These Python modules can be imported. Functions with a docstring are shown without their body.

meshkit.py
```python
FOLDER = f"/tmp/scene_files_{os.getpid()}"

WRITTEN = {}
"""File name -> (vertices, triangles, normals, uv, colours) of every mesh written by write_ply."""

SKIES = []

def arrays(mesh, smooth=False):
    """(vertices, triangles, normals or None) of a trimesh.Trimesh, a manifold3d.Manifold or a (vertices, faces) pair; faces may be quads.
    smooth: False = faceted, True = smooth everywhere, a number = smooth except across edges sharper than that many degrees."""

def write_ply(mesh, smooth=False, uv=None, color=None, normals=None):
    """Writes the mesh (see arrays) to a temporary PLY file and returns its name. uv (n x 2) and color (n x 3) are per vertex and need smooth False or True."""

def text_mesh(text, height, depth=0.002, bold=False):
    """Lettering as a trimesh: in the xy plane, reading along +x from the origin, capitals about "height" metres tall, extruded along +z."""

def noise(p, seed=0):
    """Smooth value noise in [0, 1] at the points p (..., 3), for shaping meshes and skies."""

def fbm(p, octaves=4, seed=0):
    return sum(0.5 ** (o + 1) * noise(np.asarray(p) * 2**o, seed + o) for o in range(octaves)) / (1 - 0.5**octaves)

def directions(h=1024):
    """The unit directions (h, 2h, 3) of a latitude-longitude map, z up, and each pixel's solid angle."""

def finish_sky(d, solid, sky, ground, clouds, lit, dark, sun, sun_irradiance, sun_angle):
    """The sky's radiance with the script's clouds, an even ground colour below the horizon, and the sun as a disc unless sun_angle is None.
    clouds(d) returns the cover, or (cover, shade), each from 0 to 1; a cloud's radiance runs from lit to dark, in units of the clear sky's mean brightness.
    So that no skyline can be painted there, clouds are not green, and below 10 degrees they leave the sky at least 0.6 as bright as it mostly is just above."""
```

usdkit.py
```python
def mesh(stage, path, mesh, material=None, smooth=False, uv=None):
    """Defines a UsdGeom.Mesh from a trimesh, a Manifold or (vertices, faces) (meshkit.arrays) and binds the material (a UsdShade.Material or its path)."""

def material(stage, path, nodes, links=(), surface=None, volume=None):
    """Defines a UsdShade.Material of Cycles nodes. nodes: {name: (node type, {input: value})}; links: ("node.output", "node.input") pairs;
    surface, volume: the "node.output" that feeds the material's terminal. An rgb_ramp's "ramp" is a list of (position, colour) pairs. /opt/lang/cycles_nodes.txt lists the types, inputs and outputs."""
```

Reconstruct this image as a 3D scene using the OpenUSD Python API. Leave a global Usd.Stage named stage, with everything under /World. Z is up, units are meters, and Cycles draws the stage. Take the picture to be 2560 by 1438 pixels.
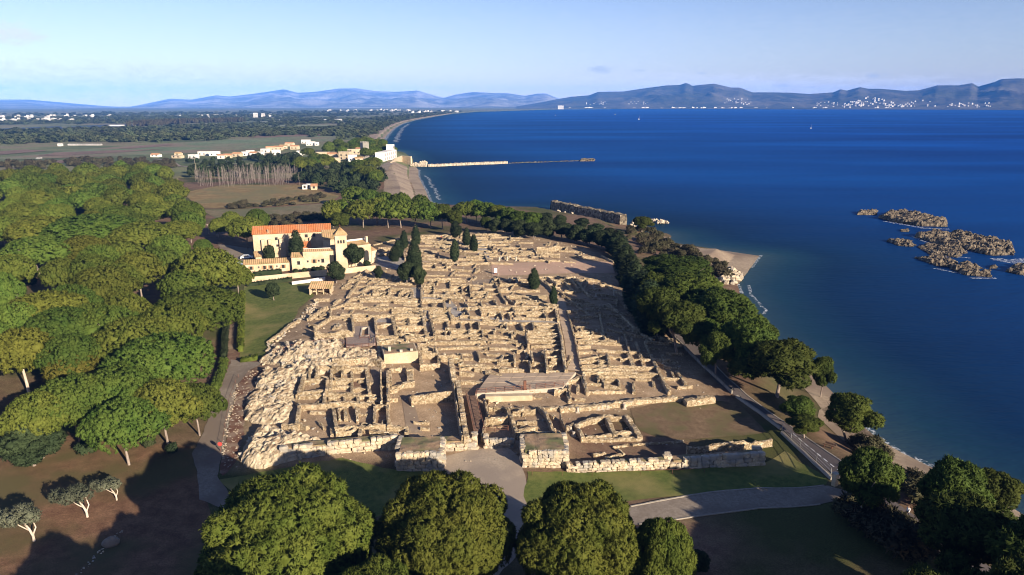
import math, random, re
import numpy as np, trimesh, usdkit, meshkit
from pxr import Usd, UsdGeom, UsdLux, UsdShade, Sdf, Gf, Vt
stage = Usd.Stage.CreateInMemory()
UsdGeom.SetStageUpAxis(stage, UsdGeom.Tokens.z)
UsdGeom.SetStageMetersPerUnit(stage, 1.0)
UsdGeom.Xform.Define(stage, '/World')
UsdGeom.Scope.Define(stage, '/World/Looks')
# ------------------------------------------------------------ camera, sky, sun, exposure
H, FPX = 62.0, 1762.0                       # the drone's height above the sea; focal length in pixels of the 2560 wide photograph
PITCH = math.atan(459 / FPX)
cam = UsdGeom.Camera.Define(stage, '/World/camera')
cam.CreateHorizontalApertureAttr(36.0); cam.CreateFocalLengthAttr(36.0 * FPX / 2560)
cam.AddTranslateOp().Set(Gf.Vec3d(0, 0, H)); cam.AddRotateXOp().Set(90 - math.degrees(PITCH))
cam.CreateClippingRangeAttr(Gf.Vec2f(0.5, 100000)); cam.CreateExposureAttr(1.33)
SUN_AZ, SUN_EL = math.radians(139), math.radians(18)         # azimuth clockwise from +y: the sun stands behind the camera's right shoulder
sun_dir = np.array([math.sin(SUN_AZ) * math.cos(SUN_EL), math.cos(SUN_AZ) * math.cos(SUN_EL), math.sin(SUN_EL)])
sun = UsdLux.DistantLight.Define(stage, '/World/sun')
sun.CreateIntensityAttr(1.25); sun.CreateAngleAttr(0.5); sun.CreateNormalizeAttr(True); sun.CreateColorAttr(Gf.Vec3f(1.0, 0.87, 0.69))
sun.AddRotateZOp().Set(-math.degrees(SUN_AZ)); sun.AddRotateXOp().Set(-(90 - math.degrees(SUN_EL)))
sky = UsdLux.DomeLight.Define(stage, '/World/sky')
def cloud_nodes():
    # small clouds: azimuth, elevation, half width and half height in radians, strength, whether grey
    out = []
    for px, py, w, h, k, grey in [(15, 84, 80, 30, 1.0, 0), (60, 97, 60, 14, .9, 0), (1505, 174, 44, 11, .55, 1), (1600, 177, 26, 5, .3, 1), (1755, 183, 17, 4, .4, 1), (2183, 190, 20, 7, .5, 1), (2214, 187, 10, 4, .3, 1), (1880, 221, 110, 9, .6, 0), (1955, 214, 26, 6, .4, 1), (2215, 224, 100, 9, .5, 0), (1410, 238, 80, 9, .5, 0)]:
        a, b = (px - 1280) / FPX, (719 - py) / FPX; x, y, z = a, math.cos(PITCH) + b * math.sin(PITCH), -math.sin(PITCH) + b * math.cos(PITCH); out.append(((math.degrees(math.atan2(x, y)), math.degrees(math.atan2(z, math.hypot(x, y)))), w / FPX, h / FPX, k, grey))
    return out + [((-22, 1.5), .55, .030, .78, 0), ((12, 1.2), .45, .022, .62, 0), ((-5, 4.5), .8, .05, .1, 0)]
def make_sky():
    nodes = {'tc': ('texture_coordinate', {}), 'sky': ('sky_texture', {'sky_type': 'single_scattering', 'sun_disc': False, 'sun_elevation': SUN_EL, 'sun_rotation': SUN_AZ, 'air_density': SKY_AIR, 'aerosol_density': SKY_DUST, 'ozone_density': 2.0, 'altitude': 60.0}),
             'nz': ('noise_texture', {'scale': 60.0, 'detail': 5.0, 'roughness': .6}), 'mp': ('mapping', {'scale': (1, 1, 3.5)}),
             'bg': ('background_shader', {'strength': SKY_STRENGTH})}
    links = [('tc.generated', 'mp.vector'), ('mp.vector', 'nz.vector')]
    lasts = {0: None, 1: None}
    for i, ((az, el), w, hh, k, grey) in enumerate(cloud_nodes()):
        last = lasts[grey]
        a, e = math.radians(az), math.radians(el)
        d = (math.sin(a) * math.cos(e), math.cos(a) * math.cos(e), math.sin(e))
        side = (math.cos(a), -math.sin(a), 0.0)
        n = f'c{i}'
        nodes[n + 's'] = ('vector_math', {'math_type': 'subtract', 'vector2': d})
        nodes[n + 'h'] = ('vector_math', {'math_type': 'dot_product', 'vector2': tuple(x / w for x in side)})
        nodes[n + 'v'] = ('vector_math', {'math_type': 'dot_product', 'vector2': (0, 0, 1 / hh)})
        nodes[n + 'h2'] = ('math', {'math_type': 'multiply'}); nodes[n + 'v2'] = ('math', {'math_type': 'multiply'})
        nodes[n + 'a'] = ('math', {'math_type': 'add'}); nodes[n + 'n'] = ('math', {'math_type': 'multiply_add', 'value2': -2.2, 'value3': 1.9})
        nodes[n + 't'] = ('math', {'math_type': 'subtract'}); nodes[n + 'm'] = ('map_range', {'from_min': 0.0, 'from_max': 0.9, 'to_min': 0.0, 'to_max': k, 'clamp': True})
        links += [('tc.generated', n + 's.vector1'), (n + 's.vector', n + 'h.vector1'), (n + 's.vector', n + 'v.vector1'), (n + 'h.value', n + 'h2.value1'), (n + 'h.value', n + 'h2.value2'),
                  (n + 'v.value', n + 'v2.value1'), (n + 'v.value', n + 'v2.value2'), (n + 'h2.value', n + 'a.value1'), (n + 'v2.value', n + 'a.value2'),
                  ('nz.fac', n + 'n.value1'), (n + 'n.value', n + 't.value1'), (n + 'a.value', n + 't.value2'), (n + 't.value', n + 'm.value')]
        if last:
            nodes[n + 'x'] = ('math', {'math_type': 'maximum'}); links += [(last, n + 'x.value1'), (n + 'm.result', n + 'x.value2')]; last = n + 'x.value'
        else:
            last = n + 'm.result'
        lasts[grey] = last
    nodes['grey'] = ('mix_color', {'b': (3.4, 4.1, 5.6)})
    nodes['mix'] = ('mix_color', {'b': (7.0, 7.2, 7.9)})
    nodes['tint'] = ('mix_color', {'blend_type': 'multiply', 'fac': 1.0, 'b': SKY_TINT, 'use_clamp': False})
    links += [('sky.color', 'tint.a'), ('tint.result', 'mix.a'), (lasts[0], 'mix.fac'), ('mix.result', 'grey.a'), (lasts[1], 'grey.fac'), ('grey.result', 'bg.color')]
    m = usdkit.material(stage, '/World/Looks/sky_light', nodes, links, surface='bg.background')
    UsdShade.MaterialBindingAPI.Apply(sky.GetPrim()).Bind(m)
HAZE_COLOR, HAZE_DENSITY, HAZE_G = (.07, .31, 1.0), 3.1e-5, -.3
SKY_TINT = (1.0, .94, 1.2)
SKY_STRENGTH, SKY_AIR, SKY_DUST = 0.05, 1.0, 0.2
make_sky()
# ------------------------------------------------------------ helpers
PC, PS = math.cos(PITCH), math.sin(PITCH)
def ray(px, py):
    a, b = (px - 1280) / FPX, (719 - py) / FPX
    return np.array([a, PC + b * PS, -PS + b * PC])
def flat(px, py, z=0.0):
    """Where the photograph's point (px, py) lies in the world if it is z metres above the sea."""
    d = ray(px, py); t = (z - H) / d[2]
    return np.array([d[0] * t, d[1] * t, z])
USED = {}
def numbered(parent, name):
    k = (parent, name); n = USED.get(k, 0); USED[k] = n + 1
    return f'{parent}/{name}' if n == 0 else f'{parent}/{name}_{n:03d}'
def tag(prim, label=None, cat=None, group=None, kind=None):
    p = prim.GetPrim() if hasattr(prim, 'GetPrim') else prim
    for k, v in (('label', label), ('category', cat), ('group', group), ('kind', kind)):
        if v: p.SetCustomDataByKey(k, v)
    return p
def obj(name, mesh, m, parent='/World', smooth=False, normals=None, **kw):
    if not isinstance(parent, str): parent = str(parent.GetPath())
    g = usdkit.mesh(stage, numbered(parent, name), mesh, m, smooth=smooth)
    if normals is not None:
        g.CreateNormalsAttr(Vt.Vec3fArray.FromNumpy(np.asarray(normals, np.float32))); g.SetNormalsInterpolation('vertex')
    if kw: tag(g, **kw)
    return g.GetPrim()
def thing(name, label, cat, loc=(0, 0, 0), rz=0.0, group=None, scale=None, ref=None):
    x = UsdGeom.Xform.Define(stage, numbered('/World', name))
    x.AddTranslateOp().Set(Gf.Vec3d(*map(float, loc)))
    if rz: x.AddRotateZOp().Set(float(rz))
    if scale is not None: x.AddScaleOp().Set(Gf.Vec3f(*map(float, scale)))
    if ref:
        x.GetPrim().GetReferences().AddInternalReference(ref); x.GetPrim().SetInstanceable(True)
    return tag(x, label, cat, group)
def attr(prim, name, values, rgb=False):
    api = UsdGeom.PrimvarsAPI(prim)
    if rgb: api.CreatePrimvar(name, Sdf.ValueTypeNames.Color3fArray, 'vertex').Set(Vt.Vec3fArray.FromNumpy(np.asarray(values, np.float32)))
    else: api.CreatePrimvar(name, Sdf.ValueTypeNames.FloatArray, 'vertex').Set(Vt.FloatArray.FromNumpy(np.asarray(values, np.float32)))
def box(cx, cy, z0, z1, sx, sy, rz=0.0):
    b = trimesh.creation.box([sx, sy, z1 - z0]); b.apply_transform(trimesh.transformations.rotation_matrix(rz, [0, 0, 1])); b.apply_translation([cx, cy, (z0 + z1) / 2]); return b
cat_ = trimesh.util.concatenate
def mat(name, nodes, links=(), surface='p.BSDF', volume=None):
    return usdkit.material(stage, '/World/Looks/' + name, nodes, links, surface=surface, volume=volume)
def noisy(name, c1, c2, scale=1.0, detail=5, rough=.9, bump=.3, bscale=None, bdist=.1, c3=None, s3=.1, spec=.2, stretch=(1, 1, 1), objrand=0.0, lo=.35, hi=.65, fine=.8):
    """A matte surface whose colour wanders between c1 and c2 (and c3 in large patches), with fine relief."""
    n = {'g': ('geometry', {}), 'mp': ('mapping', {'scale': stretch}), 'n': ('noise_texture', {'scale': scale, 'detail': float(detail), 'roughness': .6}),
         'r': ('rgb_ramp', {'ramp': [(lo, c1), (hi, c2)]}), 'bn': ('noise_texture', {'scale': bscale or scale * 3, 'detail': 4.0}), 'b': ('bump', {'strength': bump, 'distance': bdist}),
         'p': ('principled_bsdf', {'roughness': rough, 'specular_ior_level': spec})}
    l = [('g.position', 'mp.vector'), ('mp.vector', 'n.vector'), ('n.fac', 'r.fac'), ('mp.vector', 'bn.vector'), ('bn.fac', 'b.height'), ('b.normal', 'p.normal')]
    n['fn'] = ('noise_texture', {'scale': scale * 9, 'detail': 3.0, 'roughness': .7}); n['fr'] = ('rgb_ramp', {'ramp': [(.36, (.68, .68, .66)), (.64, (1.25, 1.25, 1.27))]}); n['fm'] = ('mix_color', {'blend_type': 'multiply', 'fac': fine, 'use_clamp': False})
    l += [('mp.vector', 'fn.vector'), ('fn.fac', 'fr.fac'), ('fr.color', 'fm.b'), ('r.color', 'fm.a')]
    out = 'fm.result'
    if c3 is not None:
        n['n3'] = ('noise_texture', {'scale': s3, 'detail': 4.0}); n['r3'] = ('rgb_ramp', {'ramp': [(.45, (0, 0, 0)), (.62, (1, 1, 1))]}); n['m3'] = ('mix_color', {'b': c3})
        l += [('g.position', 'n3.vector'), ('n3.fac', 'r3.fac'), ('r3.color', 'm3.fac'), (out, 'm3.a')]; out = 'm3.result'
    if objrand:
        n['oi'] = ('object_info', {}); n['mr'] = ('map_range', {'from_min': 0.0, 'from_max': 1.0, 'to_min': 1 - objrand, 'to_max': 1 + objrand}); n['hs'] = ('hsv', {})
        l += [('oi.random', 'mr.value'), ('mr.result', 'hs.value'), (out, 'hs.color')]; out = 'hs.color'
    return mat(name, n, l + [(out, 'p.base_color')])
# ------------------------------------------------------------ the lie of the land
COAST_PX = [(1400, 273.6), (1300, 276.5), (1190, 280), (1130, 285), (1085, 292), (1040, 300), (1005, 310), (985, 321), (968, 338), (955, 356), (962, 372), (1010, 380), (1034, 398), (1036, 413), (1046, 425), (1046, 440), (1055, 460), (1066, 480),
    (1073, 500), (1088, 515), (1150, 521), (1250, 523), (1380, 527), (1480, 545), (1562, 560), (1600, 580), (1665, 582), (1682, 590), (1668, 602), (1700, 611), (1765, 621), (1830, 630), (1898, 640), (1880, 668), (1862, 690), (1846, 712), (1852, 735),
    (1868, 755), (1885, 785), (1900, 815), (1935, 850), (1990, 900), (2060, 960), (2110, 1010), (2150, 1060), (2197, 1098), (2250, 1130), (2300, 1155), (2340, 1176), (2420, 1215), (2500, 1252), (2560, 1290), (2700, 1370), (2950, 1500)]
COAST = np.array([flat(*p)[:2] for p in COAST_PX])
COAST = np.vstack([[3500, 9600], [1500, 9300], COAST, COAST[-1] + (COAST[-1] - COAST[-2]) * 8])
from shapely.geometry import Polygon, LineString, Point
import shapely
LAND = Polygon(np.vstack([COAST, [[COAST[-1][0], -400], [-40000, -400], [-40000, 40000], [40000, 40000], [9000, 9600]]]))
COASTLINE = LineString(COAST)
def shore(x, y):
    """Metres inland of the water's edge, negative at sea."""
    p = shapely.points(np.asarray(x, float), np.asarray(y, float))
    return np.where(shapely.contains(LAND, p), 1.0, -1.0) * shapely.distance(COASTLINE, p)
CONTROL = [(1450, 1230, 4), (2000, 1200, 3.6), (1760, 1240, 4), (700, 1240, 4.2), (480, 1130, 5), (250, 1300, 5.5), (0, 1438, 6), (0, 1100, 7.5), (100, 900, 8.5), (350, 800, 9), (0, 600, 10), (300, 560, 9.5), (0, 430, 8), (420, 430, 6),
    (640, 740, 7.5), (640, 880, 6.5), (740, 860, 8.5), (880, 930, 7.5), (780, 660, 9), (940, 650, 9), (1000, 590, 8.5), (1250, 580, 8), (1450, 610, 7.5), (1560, 650, 6.5), (1250, 690, 8), (1250, 780, 7.5), (1100, 850, 7.2), (1400, 880, 6.4), (1270, 950, 6), (900, 1000, 6.5),
    (620, 1000, 6), (600, 1110, 5.2), (800, 1080, 6), (1000, 1050, 5.6), (1150, 1100, 4.4), (1340, 1090, 5.2), (1500, 1060, 4.6), (1700, 1060, 4), (1850, 1040, 3.6), (1650, 920, 5), (1600, 780, 5.8), (1700, 850, 4.6), (1850, 960, 4.6), (2080, 1190, 4.4), (2250, 1330, 4.6), (2500, 1420, 4.6), (1950, 1380, 4.2), (1500, 1400, 4.4), (1100, 1400, 4.4), (700, 1400, 4.6), (1000, 1600, 4.6), (400, 1600, 5.5), (1900, 1700, 4.5), (2600, 1700, 4.6),
    (620, 520, 6), (800, 500, 5), (960, 480, 5), (1150, 545, 6), (1400, 545, 5), (1560, 600, 5), (1750, 660, 4.5), (880, 420, 7), (930, 385, 9), (700, 390, 6), (450, 390, 4), (0, 390, 4), (200, 340, 3), (700, 330, 3)]
CTRL = np.array([flat(a, b, c) for a, b, c in CONTROL])
from scipy.interpolate import RBFInterpolator
def warp(x, y):
    r = np.hypot(x, y); k = 120 * np.log1p(r / 60) / np.maximum(r, 1e-6); return np.stack([x * k, y * k], -1)
RBF = RBFInterpolator(warp(CTRL[:, 0], CTRL[:, 1]), CTRL[:, 2], kernel='thin_plate_spline', smoothing=1.0)
def ground(x, y):
    x, y = np.atleast_1d(np.asarray(x, float)), np.atleast_1d(np.asarray(y, float))
    z = np.clip(RBF(warp(x, y)), 2.6, 11)
    far = np.clip((np.hypot(x, y) - 900) / 400, 0, 1); z = z * (1 - far) + 3.0 * far
    s = shore(x, y)
    beach = np.where(s > 0, .085 * np.minimum(s, 9) + .45 * np.maximum(s - 9, 0), .22 * s)
    return np.maximum(np.minimum(z, beach), -4.0)
def g1(x, y): return float(ground(x, y)[0])
def at(px, py, up=0.0):
    """The world point seen at the photograph's (px, py), on the ground or up metres above it."""
    z = 5.0 + up
    for _ in range(14):
        p = flat(px, py, z); z = .4 * z + .6 * (g1(p[0], p[1]) + up)
    return flat(px, py, z)
def grid_mesh(xs, ys, zf):
    X, Y = np.meshgrid(xs, ys); n, m = X.shape
    v = np.stack([X.ravel(), Y.ravel(), zf(X.ravel(), Y.ravel())], 1)
    i = (np.arange(n - 1)[:, None] * m + np.arange(m - 1)).ravel()
    return v, np.stack([i, i + 1, i + m + 1, i + m], 1)
def polar_mesh(az, rad, zf):
    A, R = np.meshgrid(az, rad); n, m = A.shape
    x, y = (R * np.sin(A)).ravel(), (R * np.cos(A)).ravel()
    i = (np.arange(n - 1)[:, None] * m + np.arange(m - 1)).ravel()
    return np.stack([x, y, zf(x, y)], 1), np.stack([i + m, i + m + 1, i + 1, i], 1)
# ------------------------------------------------------------ ground, sea, mountains, air
def ground_material():
    n = {'g': ('geometry', {}), 'n1': ('noise_texture', {'scale': .35, 'detail': 6.0, 'roughness': .65}), 'n2': ('noise_texture', {'scale': .035, 'detail': 5.0}), 'n3': ('noise_texture', {'scale': 5.0, 'detail': 4.0, 'roughness': .7}), 'fr': ('rgb_ramp', {'ramp': [(.34, (.6, .6, .58)), (.66, (1.3, 1.3, 1.32))]}), 'fm': ('mix_color', {'blend_type': 'multiply', 'fac': .85, 'use_clamp': False}),
         'r1': ('rgb_ramp', {'ramp': [(.3, (.10, .058, .038)), (.5, (.145, .09, .06)), (.7, (.18, .125, .075))]}), 'r2': ('rgb_ramp', {'ramp': [(.45, (0, 0, 0)), (.62, (1, 1, 1))]}),
         'm': ('mix_color', {'b': (.062, .065, .022)}), 'at': ('attribute', {'attribute': 'ruin'}), 'ar': ('attribute', {'attribute': 'plain'}),
         'rs': ('rgb_ramp', {'ramp': [(.25, (.19, .13, .08)), (.5, (.27, .19, .12)), (.75, (.36, .265, .175))]}), 'ms': ('mix_color', {}),
         'np': ('noise_texture', {'scale': .006, 'detail': 7.0, 'roughness': .62}), 'mpp': ('mapping', {'scale': (.5, 1.0, 1.0)}), 'rp': ('rgb_ramp', {'ramp': [(.3, (.05, .062, .03)), (.42, (.085, .10, .045)), (.5, (.14, .15, .07)), (.58, (.18, .15, .09)), (.68, (.09, .10, .05))]}),
         'mp': ('mix_color', {}), 'b': ('bump', {'strength': .35, 'distance': .15}), 'p': ('principled_bsdf', {'roughness': .95, 'specular_ior_level': .1})}
    l = [('g.position', 'n1.vector'), ('g.position', 'n2.vector'), ('g.position', 'n3.vector'), ('n1.fac', 'r1.fac'), ('n2.fac', 'r2.fac'), ('r2.color', 'm.fac'), ('r1.color', 'm.a'), ('n1.fac', 'rs.fac'),
         ('at.fac', 'ms.fac'), ('m.result', 'ms.a'), ('rs.color', 'ms.b'), ('g.position', 'mpp.vector'), ('mpp.vector', 'np.vector'), ('np.fac', 'rp.fac'), ('ar.fac', 'mp.fac'), ('ms.result', 'mp.a'), ('rp.color', 'mp.b'), ('n3.fac', 'b.height'), ('b.normal', 'p.normal'), ('n3.fac', 'fr.fac'), ('mp.result', 'fm.a'), ('fr.color', 'fm.b'), ('fm.result', 'p.base_color')]
    return mat('earth', n, l)
RUIN_PX = [(590, 1170), (620, 1000), (680, 860), (790, 740), (930, 640), (1000, 590), (1260, 575), (1480, 625), (1560, 700), (1680, 830), (1760, 930), (1800, 1000), (1650, 1010), (1420, 1050), (1420, 1160), (1000, 1150)]
RUIN = Polygon([at(*p)[:2] for p in RUIN_PX])
def inside(poly, x, y, soft):
    p = shapely.points(x, y); d = shapely.distance(poly.exterior, p); s = np.where(shapely.contains(poly, p), d, -d)
    return np.clip(.5 + s / soft, 0, 1)
v, f = grid_mesh(np.concatenate([np.arange(-260, -100, 4.0), np.arange(-100, 100, 1.5), np.arange(100, 160, 4.0)]), np.concatenate([np.arange(20, 320, 1.5), np.arange(320, 560, 5)]), ground)
e = obj('ground', (v, f), ground_material(), smooth=True, kind='structure')
attr(e, 'ruin', inside(RUIN, v[:, 0], v[:, 1], 5.0)); attr(e, 'plain', np.zeros(len(v)))
r = np.geomspace(380, 12500, 160); v, f = polar_mesh(np.radians(np.linspace(-52, 10, 260)), r, lambda x, y: np.where((np.abs(x + 50) < 206) & (y < 548), -3.0, ground(x, y) - .02))
e = obj('plain', (v, f), stage.GetPrimAtPath('/World/Looks/earth').GetPath(), smooth=True, kind='structure')
d = np.hypot(v[:, 0], v[:, 1]); attr(e, 'ruin', np.zeros(len(v))); attr(e, 'plain', np.clip((d - 520) / 150, 0, 1))
xs = np.arange(-600, -255, 8.0); v, f = grid_mesh(np.arange(-620, -252, 8.0), np.arange(20, 470, 8.0), lambda x, y: ground(x, y) - .02)
e = obj('ground', (v, f), stage.GetPrimAtPath('/World/Looks/earth').GetPath(), smooth=True, kind='structure'); attr(e, 'ruin', np.zeros(len(v))); attr(e, 'plain', np.zeros(len(v)))
def sea_material():
    n = {'g': ('geometry', {}), 'a': ('attribute', {'attribute': 'deep'}), 'r': ('rgb_ramp', {'ramp': [(0, (.03, .05, .045)), (.05, (.006, .025, .035)), (.09, (.0005, .010, .032)), (.17, (.0008, .017, .075)), (.34, (.0012, .036, .17)), (1, (.001, .036, .21))]}),
         'm1': ('mapping', {'rotation': (0, 0, .35), 'scale': (.35, 1.0, 1.0)}), 'w1': ('noise_texture', {'scale': .45, 'detail': 5.0, 'roughness': .6}), 'm2': ('mapping', {'rotation': (0, 0, .2), 'scale': (.25, 1.0, 1)}), 'w2': ('noise_texture', {'scale': .035, 'detail': 5.0}),
         'w3': ('noise_texture', {'scale': .006, 'detail': 4.0}), 'rr': ('rgb_ramp', {'ramp': [(.33, (.55, .62, .7)), (.5, (.95, .95, .95)), (.68, (1.6, 1.45, 1.3))]}), 'mc': ('mix_color', {'blend_type': 'multiply', 'fac': 1.0, 'use_clamp': False}),
         'b1': ('bump', {'strength': .55, 'distance': .8}), 'b2': ('bump', {'strength': .35, 'distance': 4.0}), 'd': ('diffuse_bsdf', {}), 'gl': ('glossy_bsdf', {'color': (.45, .72, 1.0), 'roughness': .28}), 'fr': ('fresnel', {'IOR': 1.33}), 'fm': ('map_range', {'from_min': .02, 'from_max': 1.0, 'to_min': .015, 'to_max': .11, 'clamp': True}), 'p': ('mix_closure', {})}
    l = [('a.fac', 'r.fac'), ('g.position', 'm1.vector'), ('m1.vector', 'w1.vector'), ('g.position', 'm2.vector'), ('m2.vector', 'w2.vector'), ('m2.vector', 'w3.vector'), ('w3.fac', 'rr.fac'), ('r.color', 'mc.a'), ('rr.color', 'mc.b'), ('mc.result', 'd.color'), ('fr.fac', 'fm.value'), ('fm.result', 'p.fac'), ('d.BSDF', 'p.closure1'), ('gl.BSDF', 'p.closure2'),
         ('w2.fac', 'b2.height'), ('b2.normal', 'b1.normal'), ('w1.fac', 'b1.height'), ('b1.normal', 'd.normal'), ('b1.normal', 'gl.normal')]
    return mat('sea_water', n, l, surface='p.closure')
rad = np.concatenate([np.linspace(40, 300, 90), np.geomspace(305, 16000, 170)])
v, f = polar_mesh(np.radians(np.linspace(-30, 75, 300)), rad, lambda x, y: np.zeros_like(x))
s = -shore(v[:, 0], v[:, 1]); keep = (s[f] > -25).any(1); e = obj('sea', (v, f[keep]), sea_material(), smooth=True, kind='structure')
attr(e, 'deep', np.clip(np.maximum(s, 0) / 900, 0, 1) ** .7)
def mountains(name, sky_px, base_d, ridge_d, m, seed, foot=4.0):
    px = np.linspace(sky_px[0][0], sky_px[-1][0], 420); sy = np.interp(px, *np.array(sky_px, float).T)
    az = np.arctan2((px - 1280) / FPX, PC + 0 * px); t = np.linspace(0, 1, 46); V = []
    for k, tt in enumerate(t):
        d = base_d + (ridge_d - base_d) * tt if tt <= .8 else None
        tt2 = tt / .8
        D = base_d + (ridge_d - base_d) * tt2
        x, y = D * np.sin(az), D * np.cos(az)
        top = H + ridge_d * (260 - sy) / FPX * 1.0 / np.sqrt(1 + ((px - 1280) / FPX) ** 2)
        p = np.stack([x / 1100, y / 1500, 0 * x], 1)
        rid = 1 - np.abs(2 * meshkit.fbm(p, 6, seed) - 1) * 2.6
        prof = np.clip(tt2, 0, 1) ** 1.25 if tt2 <= 1 else 1 - (tt2 - 1) * 2.2
        amp = np.clip(tt2, 0, 1) * np.clip(1.0 - np.clip(tt2, 0, 1), 0, 1) * 4
        z = foot + (top - foot) * np.clip(prof + .30 * amp * (rid - .45), 0.0, 1.5 if tt2 < .95 else 1.0)
        lim = foot + (top - foot) * np.clip(.25 + .8 * tt2, 0, 1) if tt2 <= 1 else top
        z = np.minimum(z, lim)
        V.append(np.stack([x, y, z], 1))
    if name == 'mountains' and seed == 11: globals().update(HILL_PX=px, HILL_V=np.array(V))
    n, w = len(t), len(px); i = (np.arange(n - 1)[:, None] * w + np.arange(w - 1)).ravel()
    return obj(name, (np.vstack(V), np.stack([i, i + w, i + w + 1, i + 1], 1)[:, ::-1]), m, smooth=True, kind='structure')
LEFT_SKY = [(-500, 250), (-200, 246), (0, 245), (30, 244), (60, 250), (150, 250), (220, 256), (290, 262), (350, 267), (385, 267), (430, 258), (480, 248), (530, 250), (590, 240), (620, 243), (680, 236), (750, 226), (780, 234), (820, 232), (880, 224), (920, 224), (960, 230), (1010, 232), (1060, 229), (1120, 246), (1150, 238), (1190, 232), (1240, 235), (1270, 235), (1310, 241), (1340, 236), (1360, 236), (1390, 248), (1480, 262), (1600, 266)]
RIGHT_SKY = [(1290, 266), (1350, 256), (1390, 248), (1420, 243), (1460, 240), (1480, 232), (1540, 231), (1600, 222), (1640, 217), (1670, 216), (1685, 211), (1700, 218), (1725, 215), (1750, 213), (1790, 222), (1810, 222), (1840, 233), (1880, 233), (1930, 234), (1975, 237), (2030, 233), (2045, 226), (2060, 229), (2090, 221), (2110, 225), (2140, 225), (2200, 230), (2230, 228), (2270, 217), (2320, 217), (2350, 212), (2365, 220), (2400, 210), (2415, 203), (2460, 201), (2520, 205), (2560, 210), (2700, 216), (2900, 230), (3100, 250)]
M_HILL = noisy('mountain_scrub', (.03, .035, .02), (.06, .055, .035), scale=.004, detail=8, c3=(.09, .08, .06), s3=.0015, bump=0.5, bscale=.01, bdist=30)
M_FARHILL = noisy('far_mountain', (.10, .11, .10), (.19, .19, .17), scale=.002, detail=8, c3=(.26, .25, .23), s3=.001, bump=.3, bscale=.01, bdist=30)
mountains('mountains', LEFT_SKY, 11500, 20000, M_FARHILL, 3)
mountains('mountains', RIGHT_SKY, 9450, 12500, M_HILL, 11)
# the air between: pale, thin, even
hz = trimesh.creation.box([52000, 26000, 560]); hz.apply_translation([0, 26000 / 2 - 3000, -5.5 + 280])
obj('haze', hz, usdkit.material(stage, '/World/Looks/haze_air', {'v': ('principled_volume', {'color': HAZE_COLOR, 'density': HAZE_DENSITY, 'anisotropy': HAZE_G})}, volume='v.volume'), kind='stuff')
# ------------------------------------------------------------ sheets that lie on the ground
def drape(poly, lift, size=2.5, zf=ground):
    out = []
    for g in getattr(poly, 'geoms', [poly]):
        if g.area < .05: continue
        v, f = trimesh.creation.triangulate_polygon(g, engine='earcut')
        v3, f = trimesh.remesh.subdivide_to_size(np.column_stack([v, np.zeros(len(v))]), f, size, max_iter=14)
        v3[:, 2] = zf(v3[:, 0], v3[:, 1]) + lift
        n = np.cross(v3[f[:, 1]] - v3[f[:, 0]], v3[f[:, 2]] - v3[f[:, 0]])[:, 2]; f = np.where((n < 0)[:, None], f[:, ::-1], f)
        out.append(trimesh.Trimesh(v3, f, process=False))
    return cat_(out)
def _big(p): return max(p.geoms, key=lambda g: g.area) if hasattr(p, 'geoms') else p
def poly_px(pts): return Polygon([at(*p)[:2] for p in pts]).buffer(0)
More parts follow.
